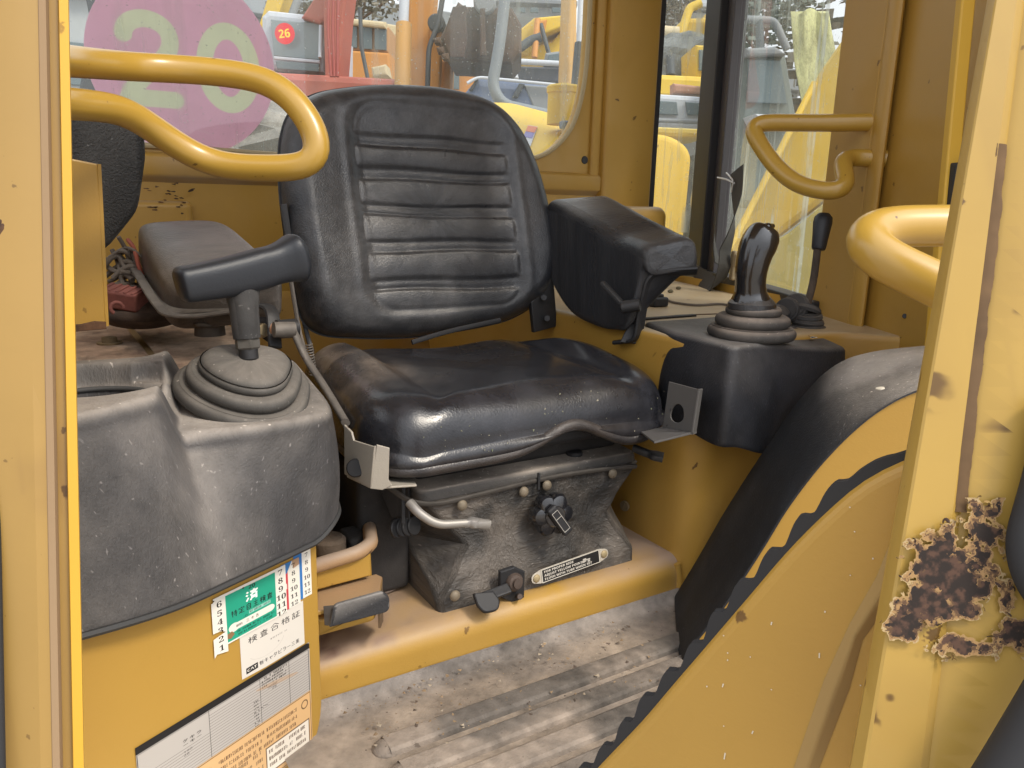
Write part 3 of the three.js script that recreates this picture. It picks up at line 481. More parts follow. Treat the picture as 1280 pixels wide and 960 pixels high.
// ================================================================ operator's seat
const LEATH = [.012, .0135, .018], LDUST = [.16, .155, .15], BROWNDUST = [.17, .135, .105];
let SEAT;
{
  const s = SEAT = thing('operator_seat', 'black vinyl operator seat with ribbed backrest on a dusty suspension box', 'seat', V(.61, -.565, -1.05));
  // ---- cushion
  const lipY = (x, z) => { const f = smooth(-1.0, -.9, z); return -.347 + f * .030 * Math.exp(-Math.pow((x - .652) / .062, 2)) + .006 * f * smooth(.74, .85, x) - .008 * f * Math.exp(-Math.pow((x - .76) / .05, 2)); };
  const out = plan([[.368, -1.27], [.352, -.93], [.392, -.872], [.62, -.876], [.822, -.868], [.866, -.93], [.862, -1.1], [.80, -1.275]], [.07, .09, .07, .3, .07, .09, .1, .08], .006);
  const topY = (x, z) => {
    const t = clamp((-.88 - z) / .39), a = Math.abs((x - .61) / .25);
    let y = -.246 - .004 * t - .012 * Math.pow(1 - t, 4);
    const bol = smooth(.52, .86, a) * (1 - .45 * smooth(.86, 1.05, a));
    y += bol * (.002 + .028 * smooth(.2, .66, t) - .010 * smooth(.75, 1, t));
    y -= .010 * Math.exp(-Math.pow((a - .60) / .07, 2)) * smooth(0, .15, t) * .55;   // crease along each bolster
    y -= .006 * (1 - smooth(0, .6, a)) * smooth(.25, .6, t) * (1 - smooth(.8, 1, t));
    y += .0009 * (fbm3(x * 14, 1, z * 18, 2) - .5) * 2;
    return y;
  };
  const cush = capSolid(out, (x, z) => lipY(x, z), topY, .066, { ry: 1, wall: 12, edge: 12, inner: 44, bulge: .008, centre: [.615, -1.09] });
  tint(cush, (p, n) => {
    const f = fbm3(p.x * 13, p.y * 13, p.z * 13), x = p.x, z = p.z; let d = .05;
    d += smooth(.54, .40, x) * (.35 + .9 * smooth(.42, .6, f)) * smooth(-.93, -1.08, z);          // dusty rear left corner
    d += smooth(.0, .05, -(p.y - OY) - .30) * .12 * f; d += smooth(-1.2, -1.27, z) * .25;
    d += .25 * Math.exp(-Math.pow((x - .652) / .07, 2)) * smooth(-.305, -.33, p.y - OY) * smooth(-.92, -.88, z);
    return mix(speck(LEATH), speck(BROWNDUST), clamp(d * .62));
  });
  const lm = M.leatherV.clone(); lm.roughness = .42; lm.bumpScale = .00006;
  const cm = part('seat_cushion', cush, lm, s, 'glossy black seat cushion with dusty rear left corner');
  const lip = out.map((p) => V(p.x, lipY(p.x, p.z) + .004, p.z));
  const lr = resample(lip, .008, true); const ring = lr.map((p, i) => { const t = lr[(i + 1) % lr.length].clone().sub(lr[(i + lr.length - 1) % lr.length]).normalize(), o = t.clone().cross(v3(0, 1, 0)).normalize(); if (o.dot(p.clone().sub(V(.61, -.3, -1.08))) < 0) o.negate(); return Array.from({ length: 10 }, (_, j) => p.clone().addScaledVector(o, -.002 + .010 * Math.cos(j * .6283)).add(v3(0, .009 * Math.sin(j * .6283), 0))); });
  part('edge_trim', tint(loft([...ring, ring[0]], { crease: 0 }), (p) => mix(speck(LEATH), speck(BROWNDUST), .02 + .38 * fbm3(p.x * 30, 1, p.z * 30))), M.leatherV, cm, 'black rubber trim round the foot of the cushion, dusty');
  { seed = 131; const cr = []; for (let k = 0; k < 46; k++) { const x = .40 + .44 * rnd(), q = lip.reduce((b, p) => (p.z > -.95 && Math.abs(p.x - x) < Math.abs(b.x - x) ? p : b), lip[0]); if (q.z < -.95) continue; const h = .006 + .05 * Math.pow(rnd(), 1.6), w = .0006 + .0014 * Math.pow(rnd(), 3); cr.push(tint(new THREE.TetrahedronGeometry(w).scale(1, 1.6, .6).rotateZ(rnd() * 6).translate(q.x, q.y + .008 + h, q.z + .0075 + (h < .02 ? 0 : -.0)), () => (rnd() < .7 ? [.5, .47, .36] : [.3, .36, .2]))); } const m = part('crumbs', cr, M.dirtV, cm, 'pale specks stuck on the front of the cushion'); m.userData.kind = 'stuff'; }
  part('cushion_pan', box(.40, .83, -.356, -.33, -1.25, -.91, .01), M.blackMetal, s);
  // hump of the rear edge
  // ---- backrest, on a reclined plane
  const bn = v3(0, Math.sin(rad(13)), Math.cos(rad(13))), b0 = V(.6, -.24, -1.262), bx = v3(1, 0, 0), by = bn.clone().cross(bx).normalize(); // local frame
  const toL = (px, py) => { const p = onP(px, py, b0, bn).sub(b0); return [p.dot(bx), p.dot(by)]; };
  const op = [[500, 104], [440, 107], [392, 117], [366, 138], [354, 172], [353, 230], [361, 300], [371, 360], [384, 402], [404, 416], [450, 421], [520, 420], [590, 410], [645, 396], [676, 374], [688, 345], [689, 305], [681, 255], [668, 205], [648, 160], [618, 128], [570, 111]].map(([a, b]) => toL(a, b));
  const cv = new THREE.CatmullRomCurve3(op.map(([a, b]) => v3(a, b, 0)), true, 'centripetal'); const oc = resample(cv.getSpacedPoints(400).slice(0, 400), .005, true);
  const cen = oc.reduce((a, p) => a.add(p), v3(0, 0, 0)).multiplyScalar(1 / oc.length);
  // inset panel (pixel anchored then local), pads between grooves
  const L = (px, py) => toL(px, py), iL = (L(446, 270)[0] + L(440, 200)[0]) / 2, iR = L(630, 270)[0], iT = L(530, 138)[1], iB = L(540, 388)[1];
  const gy = [[178, 172], [218, 213], [262, 257], [305, 300], [352, 347], [388, 384]].map(([a]) => L(535, a)[1]);
  const relief = (x, y) => {
    // distance inside the inset's rounded rectangle (wider at the top arch)
    const cx = (iL + iR) / 2, hw = (iR - iL) / 2 + .002, hh = (iT - iB) / 2, my = (iT + iB) / 2, r = .05;
    const qx = Math.abs(x - cx) - hw + r, qy = Math.abs(y - my) - hh + r, sd = Math.hypot(Math.max(qx, 0), Math.max(qy, 0)) + Math.min(Math.max(qx, qy), 0) - r;
    let h = -.0018 * Math.exp(-Math.pow(sd / .0045, 2)) - .003 * smooth(.004, -.014, sd);
    h += .002 * Math.exp(-Math.pow((sd - .016) / .009, 2));
    const inn = smooth(.002, -.010, sd);
    for (let i = 0; i < gy.length; i++) { const w = (x - cx) / hw; const d = y - gy[i] - .0016 * Math.sin(x * 24 + i * 2.1) + .001 * w; h += inn * (-.0028 * Math.exp(-Math.pow(d / .0030, 2)) - .0022 * Math.exp(-Math.pow((d + .017 + .002 * Math.sin(i * 3 + x * 9)) / .0028, 2)) - .0030 * smooth(.002, -.004, d) * smooth(-.021, -.014, d)); }
    for (let i = 0; i + 1 < gy.length; i++) { const a = gy[i] - .020, b = gy[i + 1]; if (y < a && y > b) h += inn * .0022 * Math.sin(Math.PI * (a - y) / (a - b)); }
    h += .0012 * (fbm3(x * 18, y * 26, 3, 2) - .5) * 2;
    return h;
  };
  const pos = [], rings = []; const NR = 90, dep = .055, back = .035;
  const put3 = (x, y, h) => b0.clone().addScaledVector(bx, x).addScaledVector(by, y).addScaledVector(bn, h);
  const rr = [];
  for (let i = 0; i <= 5; i++) { const t = i / 5; rr.push(oc.map((p) => put3(cen.x + (p.x - cen.x) * (.90 + .1 * Math.sin(t * Math.PI / 2)), cen.y + (p.y - cen.y) * (.92 + .08 * Math.sin(t * Math.PI / 2)), -back - .015 + (back + .0) * (1 - Math.cos(t * Math.PI / 2)) * 1.0))); }
  for (let i = 0; i <= NR; i++) {
    const u = i / NR, s_ = i < 30 ? 1 - .16 * (1 - Math.cos(u * NR / 30 * Math.PI / 2)) : (.84) * (1 - (i - 30) / (NR - 30)) + .002;
    rr.push(oc.map((p) => {
      const x = cen.x + (p.x - cen.x) * s_, y = cen.y + (p.y - cen.y) * s_; const e = i < 30 ? Math.sin(i / 30 * Math.PI / 2) : 1;
      const a = Math.abs(x - cen.x) / .26, wing = .018 * smooth(.45, .95, a) * smooth(-.1, .1, y - .0) * (1 - .2 * smooth(.2, .4, y)); // side bolsters come forward
      const lum = .012 * Math.exp(-Math.pow((y - .11) / .12, 2));
      return put3(x, y, -.015 + (dep + wing + lum - .015) * e - (1 - e) * 0 + relief(x, y) * e + .0 );
    }));
  }
  const bg = loft(rr, { caps: true, crease: 0 });
  tint(bg, (p, n) => {
    const q = p.clone().sub(b0), x = q.dot(bx), y = q.dot(by), f = fbm3(p.x * 10, p.y * 10, p.z * 10), g2 = fbm3(p.x * 34, p.y * 34, p.z * 34, 3);
    let d = .16 + .34 * smooth(.42, .62, f); d += .22 * smooth(.0, -.18, x) * smooth(.4, .6, g2); d += smooth(.05, .0, y) * .18; d *= smooth(.28, .20, x) * .6 + .4;
    return mix(speck([.014, .016, .020]), speck(LDUST), clamp(d * .5));
  });
  const bm = M.leatherV.clone(); bm.roughness = .66;
  const back_ = part('backrest', bg, bm, s, 'tall ribbed backrest worn grey by dust');
  part('back_shell', loft([0, 1].map((k) => oc.map((p) => put3(cen.x + (p.x - cen.x) * (k ? 1.012 : .93), cen.y + (p.y - cen.y) * (k ? 1.012 : .93), k ? -.016 : -.05))), { caps: true }), M.black, s, 'thin black shell edge behind the backrest');
  part('trim_strip', tube([onZ(515, 428, -1.235), onZ(560, 414, -1.24), onZ(625, 400, -1.245)], [.0045, .003], { fillet: .1, seg: 8 }), M.rubber, s, 'loose end of rubber trim hanging under the backrest');
  // frame rails at either side of the back
  const rail = (pts, r) => tube(pts, r, { fillet: .03, seg: 8, square: .5 });
  const rz = -1.27;
  part('back_rail', [rail([onZ(361, 335, rz), onZ(374, 415, rz), onZ(384, 450, -1.2), onZ(432, 530, -.98)], [.0035, .008])], M.dullSteel, s, 'thin steel rail down the left side of the seat');
  part('back_rail', [rail([onZ(372, 340, rz - .03), onZ(380, 405, rz - .03), onZ(390, 440, rz)], [.004, .006]), rail([onZ(354, 255, rz - .03), onZ(368, 345, rz - .03)], [.006, .006])], M.blackMetal, s);
  part('recline_bracket', [slab([onZ(664, 378, -1.24), onZ(692, 345, -1.24), onZ(697, 408, -1.24), onZ(668, 416, -1.24)], .012, { dir: v3(0, 0, -1) }), cyl(onZ(680, 372, -1.235), onZ(680, 372, -1.225), .006), cyl(onZ(684, 398, -1.235), onZ(684, 398, -1.225), .006)], M.blackMetal, s, 'black recline bracket at the right foot of the backrest');
  part('recline_arm', [tube([onZ(342, 412, -1.08), onZ(368, 412, -1.08)], .011, { seg: 16 }), tube([onZ(366, 412, -1.08), onZ(382, 448, -1.07), onZ(405, 482, -1.02), onZ(432, 528, -.93)], [.005, .007], { fillet: .03 })], M.dullSteel, s, 'grey steel arm bent down beside the cushion');
  { const c0 = onZ(386, 430, -1.18), c1 = onZ(392, 470, -1.12), pts = []; for (let i = 0; i <= 220; i++) { const t = i / 220; pts.push(c0.clone().lerp(c1, t).add(v3(.005 * Math.cos(t * 75), 0, .005 * Math.sin(t * 75)))); } part('coil_spring', tube(pts, .0012, { raw: true, seg: 5 }), M.dullSteel, s); }
  // ---- side plates of bent sheet
  const zl = -.885;
  { const q = (x, y, z) => onZ(x, y, z);
    const a = q(430, 531, -.93), a2 = q(434, 592, -.93), b = q(471, 556, -.865), b2 = q(463, 611, -.87), c = q(487, 560, -.862), c2 = q(490, 606, -.865), d2 = q(521, 604, -.87), d3 = q(512, 590, -.94), a3 = q(440, 585, -.98);
    const g = [slab([a, a.clone().lerp(b, .25).add(v3(0, -.003, 0)), a.clone().lerp(b, .32).add(v3(0, -.012, 0)), b.clone().add(v3(0, -.002, 0)), b.clone().lerp(c, .1), b2, a2], .003, { dir: v3(1, 0, 0), bevel: .001 }), slab([b, c, q(486, 600, -.863), c2, q(478, 613, -.866), b2], .003, { dir: v3(0, 0, -1), bevel: .001 }), slab([b2, q(478, 613, -.866), d2, d3, a3, a2], .003, { dir: v3(0, 1, 0), bevel: .001 })];
    part('side_plate', g, std({ color: rgb(.40, .36, .30), map: texPaint, roughness: .55, metalness: .15, bumpMap: texGrain, bumpScale: .0002 }), s, 'dull grey bent steel plate at the left front of the cushion');
    part('plate_cutout', cyl(q(446, 585, -.902), q(444, 585, -.896), .012), M.black, s); }
  { const q = (x, y, z) => onZ(x, y, z); const A = q(836, 477, -.862), B = q(874, 487, -.80), B2 = q(866, 541, -.80), A2 = q(828, 535, -.862);
    const hole = Array.from({ length: 16 }, (_, i) => { const t = i / 16 * 6.283; return A.clone().lerp(B, .42 + .22 * Math.cos(t)).lerp(A2.clone().lerp(B2, .42 + .22 * Math.cos(t)), .68 + .26 * Math.sin(t) * (Math.sin(t) > 0 ? .6 : 1)); });
    part('side_plate', [slab([A, B, B2, A2], .003, { dir: v3(1, 0, 0), holes: [hole], bevel: .0008 }), slab([B, q(879, 486, -.803), q(871, 540, -.803), B2], .004, { dir: v3(0, 0, -1), bevel: .001 }), slab([q(818, 552, -.80), q(871, 541, -.802), B2, A2, q(800, 540, -.87)], .003, { dir: v3(0, -1, 0), bevel: .0005 })], std({ color: rgb(.12, .115, .11), map: texPaint, roughness: .5, metalness: .2 }), s, 'grey bent steel plate with round cut-out at the right of the cushion'); }
  part('lever_tab', [tube([onZ(792, 560, -.90), onZ(812, 568, -.875), onZ(829, 572, -.86)], (t) => [.006, .006 + .007 * smooth(.4, .8, t)], { seg: 12, square: .6 })], M.blackMetal, s, 'black lever tab under the right of the cushion');
  // ---- suspension box
  const zf = -.91, tp = plan([[.425, -1.2], [.425, zf], [.812, zf], [.812, -1.2]], .018, .01);
  const tplate = capSolid(tp, () => -.405, (x, z) => -.388 + .006 * smooth(-.93, -1.0, z), .008, { inner: 20, wall: 3, edge: 4, bulge: 0 });
  part('top_plate', tint(tplate, (p, n) => { const f = fbm3(p.x * 20, 3, p.z * 20); return mix(speck([.035, .034, .033]), speck([.30, .26, .22]), clamp(smooth(.5, 1, n.y) * (.7 + .9 * (f - .3)) + .1)); }), M.plasticV, s, 'dusty black top plate of the suspension box');
  part('plate_hole', cyl(onY(718, 564, -.382).setY(OY - .389), onY(718, 564, -.382).setY(OY - .3815), .013), M.black, s);
  const lev = []; const NL = 26;
  for (let i = 0; i <= NL; i++) {
    const t = i / NL, y = -.404 - .163 * t, tq = clamp(t / .86), e = 1 - Math.pow(Math.abs(2 * Math.pow(tq, 1.1) - 1), 1.1), x0 = .428 + (.447 - .428) * t, x1 = .812 + (.800 - .812) * t, z1 = zf + .004 + (-.893 - zf) * Math.pow(t, 1.3), z0 = -1.2;
    const ch = .006 + .062 * e, bow = .010 * e;
    const base = [[x0, z0], [x0 + .002 * e, z1 - ch * 1.3], [x0 + ch * .9, z1 - ch * .12], [.55, z1 - bow], [.69, z1 - bow], [x1 - ch * .8, z1 - ch * .1], [x1 - .002 * e, z1 - ch * 1.2], [x1, z0]];
    const rg = fillet(base.map(([a, b]) => V(a, y, b)), [.01, .006, .006, .05, .05, .006, .006, .01], true, 6), rs = resample(rg, .007, true);
    lev.push(rg.map((p) => { const w = (fbm3(p.x * 22, p.y * 26, p.z * 22, 3) - .5) * .010 * e; return p.clone().add(v3(w * .3, 0, w)); }));
  }
  { // lower hem
    const last = lev[NL]; lev.push(last.map((p) => p.clone().add(v3((p.x - .62) * .012, -.0, .004)).setY(OY - .5665)));
  }
  // denser rings around by splitting
  const dense = lev.map((r) => { const o = []; for (let i = 0; i < r.length; i++) { const a = r[i], b = r[(i + 1) % r.length], n = Math.abs(i - 0) >= 0 ? 5 : 1; for (let k = 0; k < n; k++) o.push(a.clone().lerp(b, k / n)); } return o; });
  dense.forEach((r, i) => r.forEach((p) => { const t = i / NL, e = Math.sin(Math.PI * clamp(t)); const w = (fbm3(p.x * 15 + 4, p.y * 30, p.z * 15, 3) - .5) * .022 * e; p.z += w * (p.z > -1.0 ? 1 : 0); p.x += (p.x < .5 ? w * .6 : 0); }));
  const boot = loft(dense, { caps: true, crease: rad(32) });
  tint(boot, (p, n) => { const f = fbm3(p.x * 18, p.y * 18, p.z * 18), e = fbm3(p.x * 60, p.y * 60, p.z * 60, 3), yy = p.y - OY; const d = clamp(.12 + .85 * smooth(.38, .66, f) + .35 * smooth(.1, .8, n.y) + .3 * smooth(-.52, -.565, yy) + .3 * (e - .5)); return mix(speck([.022, .021, .020]), speck([.095, .082, .07]), d); });
  const bt = part('suspension_boot', boot, Object.assign(M.rubberV.clone(), { bumpMap: texCrinkle, bumpScale: .0014, roughness: .62 }), s, 'wrinkled dusty vinyl skirt of the suspension box');
  part('skirt_hem', tube([[474, 600], [512, 628], [545, 631], [600, 618], [680, 598], [740, 588], [795, 583]].map(([a, b]) => onZ(a, b, a < 500 ? -.94 : zf + .009)), [.004, .003], { fillet: .04, seg: 8 }), std({ color: rgb(.09, .08, .07), roughness: .8, map: texDirt }), bt);
  const rz2 = zf + .012;
  for (const [px, py, dz] of [[578, 632, 0], [655, 615, 0], [684, 607, 0], [766, 592, 0], [569, 745, .018], [0, 0, 0]]) if (px) { const c = onZ(px, py, rz2 + dz); part('rivet', lathe([[.0078, 0], [.0078, .0012], [.006, .0038], [.003, .005], [0, .0054]], c.add(v3(0, 0, -.001)), v3(0, .1, 1)), std({ color: rgb(.30, .25, .18), map: texDirt, roughness: .6, metalness: .2 }), bt); }
  part('skirt_slit', box(0, .004, 0, .026, 0, .004, .001).translate(onZ(671, 612, rz2).x, onZ(671, 612, rz2).y - OY, rz2 - .001), M.black, bt);
  // knob with lobes
  { const c = onZ(685, 640, rz2 + .004), ax = v3(-.12, .10, 1).normalize(); const X = v3(1, 0, .12).addScaledVector(ax, -v3(1, 0, .12).dot(ax)).normalize(), Y = ax.clone().cross(X);
    const lob = (r0, am, h) => Array.from({ length: 84 }, (_, i) => { const a = i / 84 * 6.2832, r = 1.2 * (r0 + .62 * am * Math.pow(.5 + .5 * Math.cos(6 * a), .45)); return c.clone().addScaledVector(X, r * Math.cos(a)).addScaledVector(Y, r * Math.sin(a)).addScaledVector(ax, h); });
    const k = part('height_knob', [loft([lob(.017, .008, -.004), lob(.021, .0095, 0), lob(.0215, .0105, .006), lob(.0215, .0105, .016), lob(.020, .009, .020), lob(.015, .004, .0225)], { caps: true, crease: rad(30) }), cyl(c.clone().addScaledVector(ax, .02), c.clone().addScaledVector(ax, .026), .016)], M.glossBlack, s, 'black six-lobed height knob');
    const hd = Y.clone().multiplyScalar(-.82).addScaledVector(X, .57).normalize();
    part('pointer', [obox(c.clone().addScaledVector(ax, .029).addScaledVector(hd, .006), hd, ax, [.052, .010, .017], .004)], M.black, k);
    const pl = c.clone().addScaledVector(ax, .0345).addScaledVector(hd, .006), sd = hd.clone().cross(ax).normalize();
    part('pointer_mark', [1, -1].map((e) => obox(pl.clone().addScaledVector(sd, e * .0052), hd, ax, [.036, .0008, .0008], .0002)).concat([-1, -.35, 1].map((e) => obox(pl.clone().addScaledVector(hd, e * .018), sd, ax, [.011, .0008, .0008], .0002))), std({ color: rgb(.4, .38, .34), roughness: .7 }), k); }
  // instruction plate
  { const pz = -.882, tl = onZ(675, 712, pz), tr = onZ(748, 686, pz), bl = onZ(676, 724, pz), ux = tr.clone().sub(tl), w = ux.length(); ux.normalize(); const X = ux, Z = v3(0, .12, 1).addScaledVector(ux, -v3(0, .12, 1).dot(ux)).normalize(), Y = Z.clone().cross(X), h = .0215;
    const cvs = document.createElement('canvas'); cvs.width = 512; cvs.height = 132; const c = cvs.getContext('2d'); c.fillStyle = '#1b1918'; c.fillRect(0, 0, 512, 132); c.strokeStyle = '#d8d2c4'; c.lineWidth = 7; c.strokeRect(5, 5, 502, 122); c.fillStyle = '#d8d2c6'; c.font = 'bold 30px sans-serif'; c.fillText('FOR PROPER RIDE', 24, 42); c.fillText('ADJUST YELLOW POINTER', 24, 77); c.fillText('FLUSH WITH TUBE WHEN SET', 24, 112); c.fillStyle = '#b9b4aa'; for (const [a, b, d, e] of [[360, 40, 30, 14], [380, 52, 44, 12], [352, 58, 20, 20], [400, 66, 22, 18]]) c.fillRect(a, b, d, e);
    const t = new THREE.CanvasTexture(cvs); t.colorSpace = THREE.SRGBColorSpace;
    const cc = tl.clone().addScaledVector(X, w / 2).addScaledVector(Y, -h / 2), mk = (g) => g.applyMatrix4(new THREE.Matrix4().makeBasis(X, Y, Z).setPosition(cc));
    const ears = plan([[-w / 2 - .017, -.006], [-w / 2 - .017, .006], [-w / 2, h / 2], [w / 2, h / 2], [w / 2 + .017, .006], [w / 2 + .017, -.006], [w / 2, -h / 2], [-w / 2, -h / 2]], [.007, .007, .003, .003, .007, .007, .003, .003], .003).map((p) => v3(p.x, p.z, 0));
    const pl = part('instruction_plate', mk(slab(ears, .0015, { dir: v3(0, 0, 1), bevel: .0003 })), std({ color: rgb(.55, .5, .42), roughness: .6, metalness: .2 }), s, 'small metal instruction plate with white lettering on black');
    const pg = new THREE.PlaneGeometry(w, h).translate(0, 0, .0022); pg.userData.uvDone = true; part('print', mk(pg), std({ map: t, roughness: .6 }), pl);
    for (const e of [-1, 1]) part('rivet', mk(new THREE.SphereGeometry(.0062, 14, 8).scale(1, 1, .45).translate(e * (w / 2 + .0085), 0, .002)), std({ color: rgb(.38, .30, .17), roughness: .6, metalness: .3 }), pl); }
  // curved adjust lever on the left of the box
  part('adjust_lever', [tube([onZ(512, 628, -.90), onZ(522, 640, -.885), onZ(545, 656, -.868), onZ(583, 654, -.86)], (t) => .0068 - .001 * t, { fillet: .02, seg: 14 }), tube([onZ(580, 655, -.86), onZ(590, 653, -.859), onZ(611, 656, -.858)], (t) => [.0055 + .0015 * smooth(0, .5, t), .0045 + .005 * smooth(0, .5, t) - .004 * smooth(.8, 1, t)], { seg: 12, square: .7 })], M.steel, s, 'bent grey lever with flattened tip');
  part('pivot', [slab([onZ(470, 600, -.97), onZ(510, 612, -.93), onZ(512, 665, -.93), onZ(495, 668, -.94)], .004, { dir: v3(0, 0, -1) }), ...[0, 1, 2, 3].map((k) => cyl(onZ(494 + k * 7, 660 - k * 1, -.935), onZ(498 + k * 7, 660 - k, -.93), .0135)), obox(onZ(504, 630, -.925), UP, FW, [.055, .003, .006])], M.blackMetal, s, 'black pivot bracket with stacked washers');
  // slide latch at the foot
  { const c = onZ(640, 735, -.872); const lt = part('slide_latch', [slab([[622, 712], [640, 706], [653, 712], [652, 744], [640, 752], [622, 744]].map(([a, b]) => onZ(a, b, -.882)), .008, { dir: v3(0, 0, 1) }), obox(onZ(618, 742, -.866), v3(1, .1, 0), v3(0, 1, .6), [.05, .006, .016], .002)], M.blackMetal, s, 'black slide latch with thumb tab at the foot of the box');
    part('thumb_tab', slab(fillet([[592, 741], [617, 738], [626, 750], [624, 762], [606, 766], [597, 756]].map(([x, y]) => onP(x, y, onZ(600, 745, -.862), v3(0, .75, .66))), [.002, .002, .006, .010, .010, .004], true), .008, { dir: v3(0, -.75, -.66), bevel: .003, bs: 3 }), M.black, lt);
    part('bolt', [lathe([[0, 0], [.0135, 0], [.0135, .004], [.011, .008], [.0075, .009], [.007, .013], [0, .0135]], onZ(642, 727, -.874), v3(0, .15, 1)), cyl(onZ(648, 745, -.873), onZ(650, 746, -.862), .0042)], std({ color: rgb(.16, .12, .1), roughness: .6, metalness: .4, map: texDirt }), lt); }
  // dark workings and dirty cloth boot behind the left plate
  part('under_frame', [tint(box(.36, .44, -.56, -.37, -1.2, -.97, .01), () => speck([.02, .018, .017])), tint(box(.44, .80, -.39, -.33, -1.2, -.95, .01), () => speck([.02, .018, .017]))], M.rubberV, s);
}
// ================================================================ armrests
function cushionBlock(rows, name, mat, parent, label, colour) { // rows: rings of points from back to front, rounded
  const rings = []; return part(name, tint(loft(rows, { caps: true, crease: 0 }), colour), mat, parent, label);
}
function pillow(corners, h, r, o = {}) {                 // corners: 4 top points (back-left, back-right, front-right, front-left); thickness downwards
  const [a, b, c, d] = corners, n = o.n ?? 40, rings = [];
  const sq = (t, e) => Math.sign(t) * Math.pow(Math.abs(t), e);
  const up = o.up ?? v3(0, 1, 0);
  const P = (u, v) => a.clone().multiplyScalar((1 - u) * (1 - v)).addScaledVector(b, u * (1 - v)).addScaledVector(c, u * v).addScaledVector(d, (1 - u) * v);
  const e = o.e ?? .28, N = 64;
  for (let i = 0; i <= n; i++) { const t = i / n * Math.PI - Math.PI / 2, k = Math.max(.001, Math.pow(Math.cos(t), e)), vv = .5 + .5 * sq(Math.sin(t), .35) ; const ring = []; const hh = typeof h === 'function' ? h(vv) : h;
    for (let j = 0; j < N; j++) { const w = j / N * 2 * Math.PI, cu = sq(Math.cos(w), e) * k, sv = sq(Math.sin(w), e) * k; const p = P(.5 + .5 * cu, vv); p.addScaledVector(up, -hh / 2 + sv * hh / 2 + (o.crown ?? 0) * (1 - cu * cu) * (sv > 0 ? 1 : 0)); ring.push(p); }
    rings.push(ring); }
  return loft(rings, { caps: true, crease: 0 });
}
{
  const t = [onD(166, 275, 1.40), onD(280, 271, 1.34), onD(366, 344, 1.13), onD(210, 362, 1.18)];
  const g = pillow(t, (v) => .062 + .012 * v, 0, { e: .30, up: v3(.05, 1, .02), crown: .004 });
  const a = part('armrest', tint(g, (p, n) => { const f = fbm3(p.x * 14, p.y * 14, p.z * 14), up = smooth(.1, .85, n.y); return mix(speck([.045, .039, .034]), speck([.115, .098, .082]), clamp(.25 + .45 * up + .7 * (f - .45))); }), M.leatherV, SEAT, 'dusty grey-brown padded armrest left of the backrest');
  part('tray', [tube([onD(168, 335, 1.36), onD(190, 372, 1.22), onD(207, 394, 1.165), onD(240, 396, 1.155), onD(300, 388, 1.15), onD(316, 384, 1.14)], [.003, .0075], { fillet: .02, seg: 10, square: .6 })], M.dullSteel, a, 'thin steel tray edge under the pad');
  part('tray_plate', slab([onD(172, 340, 1.37), onD(205, 394, 1.175), onD(316, 386, 1.15), onD(330, 340, 1.3)], .004, { dir: v3(0, -1, 0) }), M.dullSteel, a);
  part('bracket', [tube([onD(312, 384, 1.14), onD(334, 382, 1.13), onD(341, 392, 1.12), onD(344, 434, 1.1)], [.004, .010], { fillet: .012, seg: 10, square: .6 }), slab([[322, 396], [338, 396], [340, 432], [324, 420]].map(([x, y]) => onD(x, y, 1.135)), .005, { dir: v3(0, 0, -1) }), tube([onD(346, 412, 1.11), onD(370, 410, 1.13)], .0135, { seg: 18 })], M.blackMetal, a);
  part('bolt', [cyl(onD(322, 413, 1.14), onD(331, 413, 1.12), .0105, 6), cyl(onD(316, 413, 1.14), onD(324, 413, 1.13), .006)], M.bolt, a);
  part('bolt', [cyl(onD(343, 412, 1.11), onD(350, 412, 1.105), .011)], std({ color: rgb(.45, .25, .16), roughness: .55, metalness: .5 }), a, 'rusty bolt head');
  part('adjust_knob', [new THREE.CylinderGeometry(.021, .023, .026, 20).translate(...onD(262, 408, 1.2).toArray()), new THREE.TorusGeometry(.022, .004, 8, 24).rotateX(Math.PI / 2).translate(...onD(262, 404, 1.2).toArray())].map((g) => (g.deleteAttribute('uv'), g)), std({ color: rgb(.1, .085, .07), roughness: .85, map: texDirt }), a, 'round dusty knob under the pad');
}
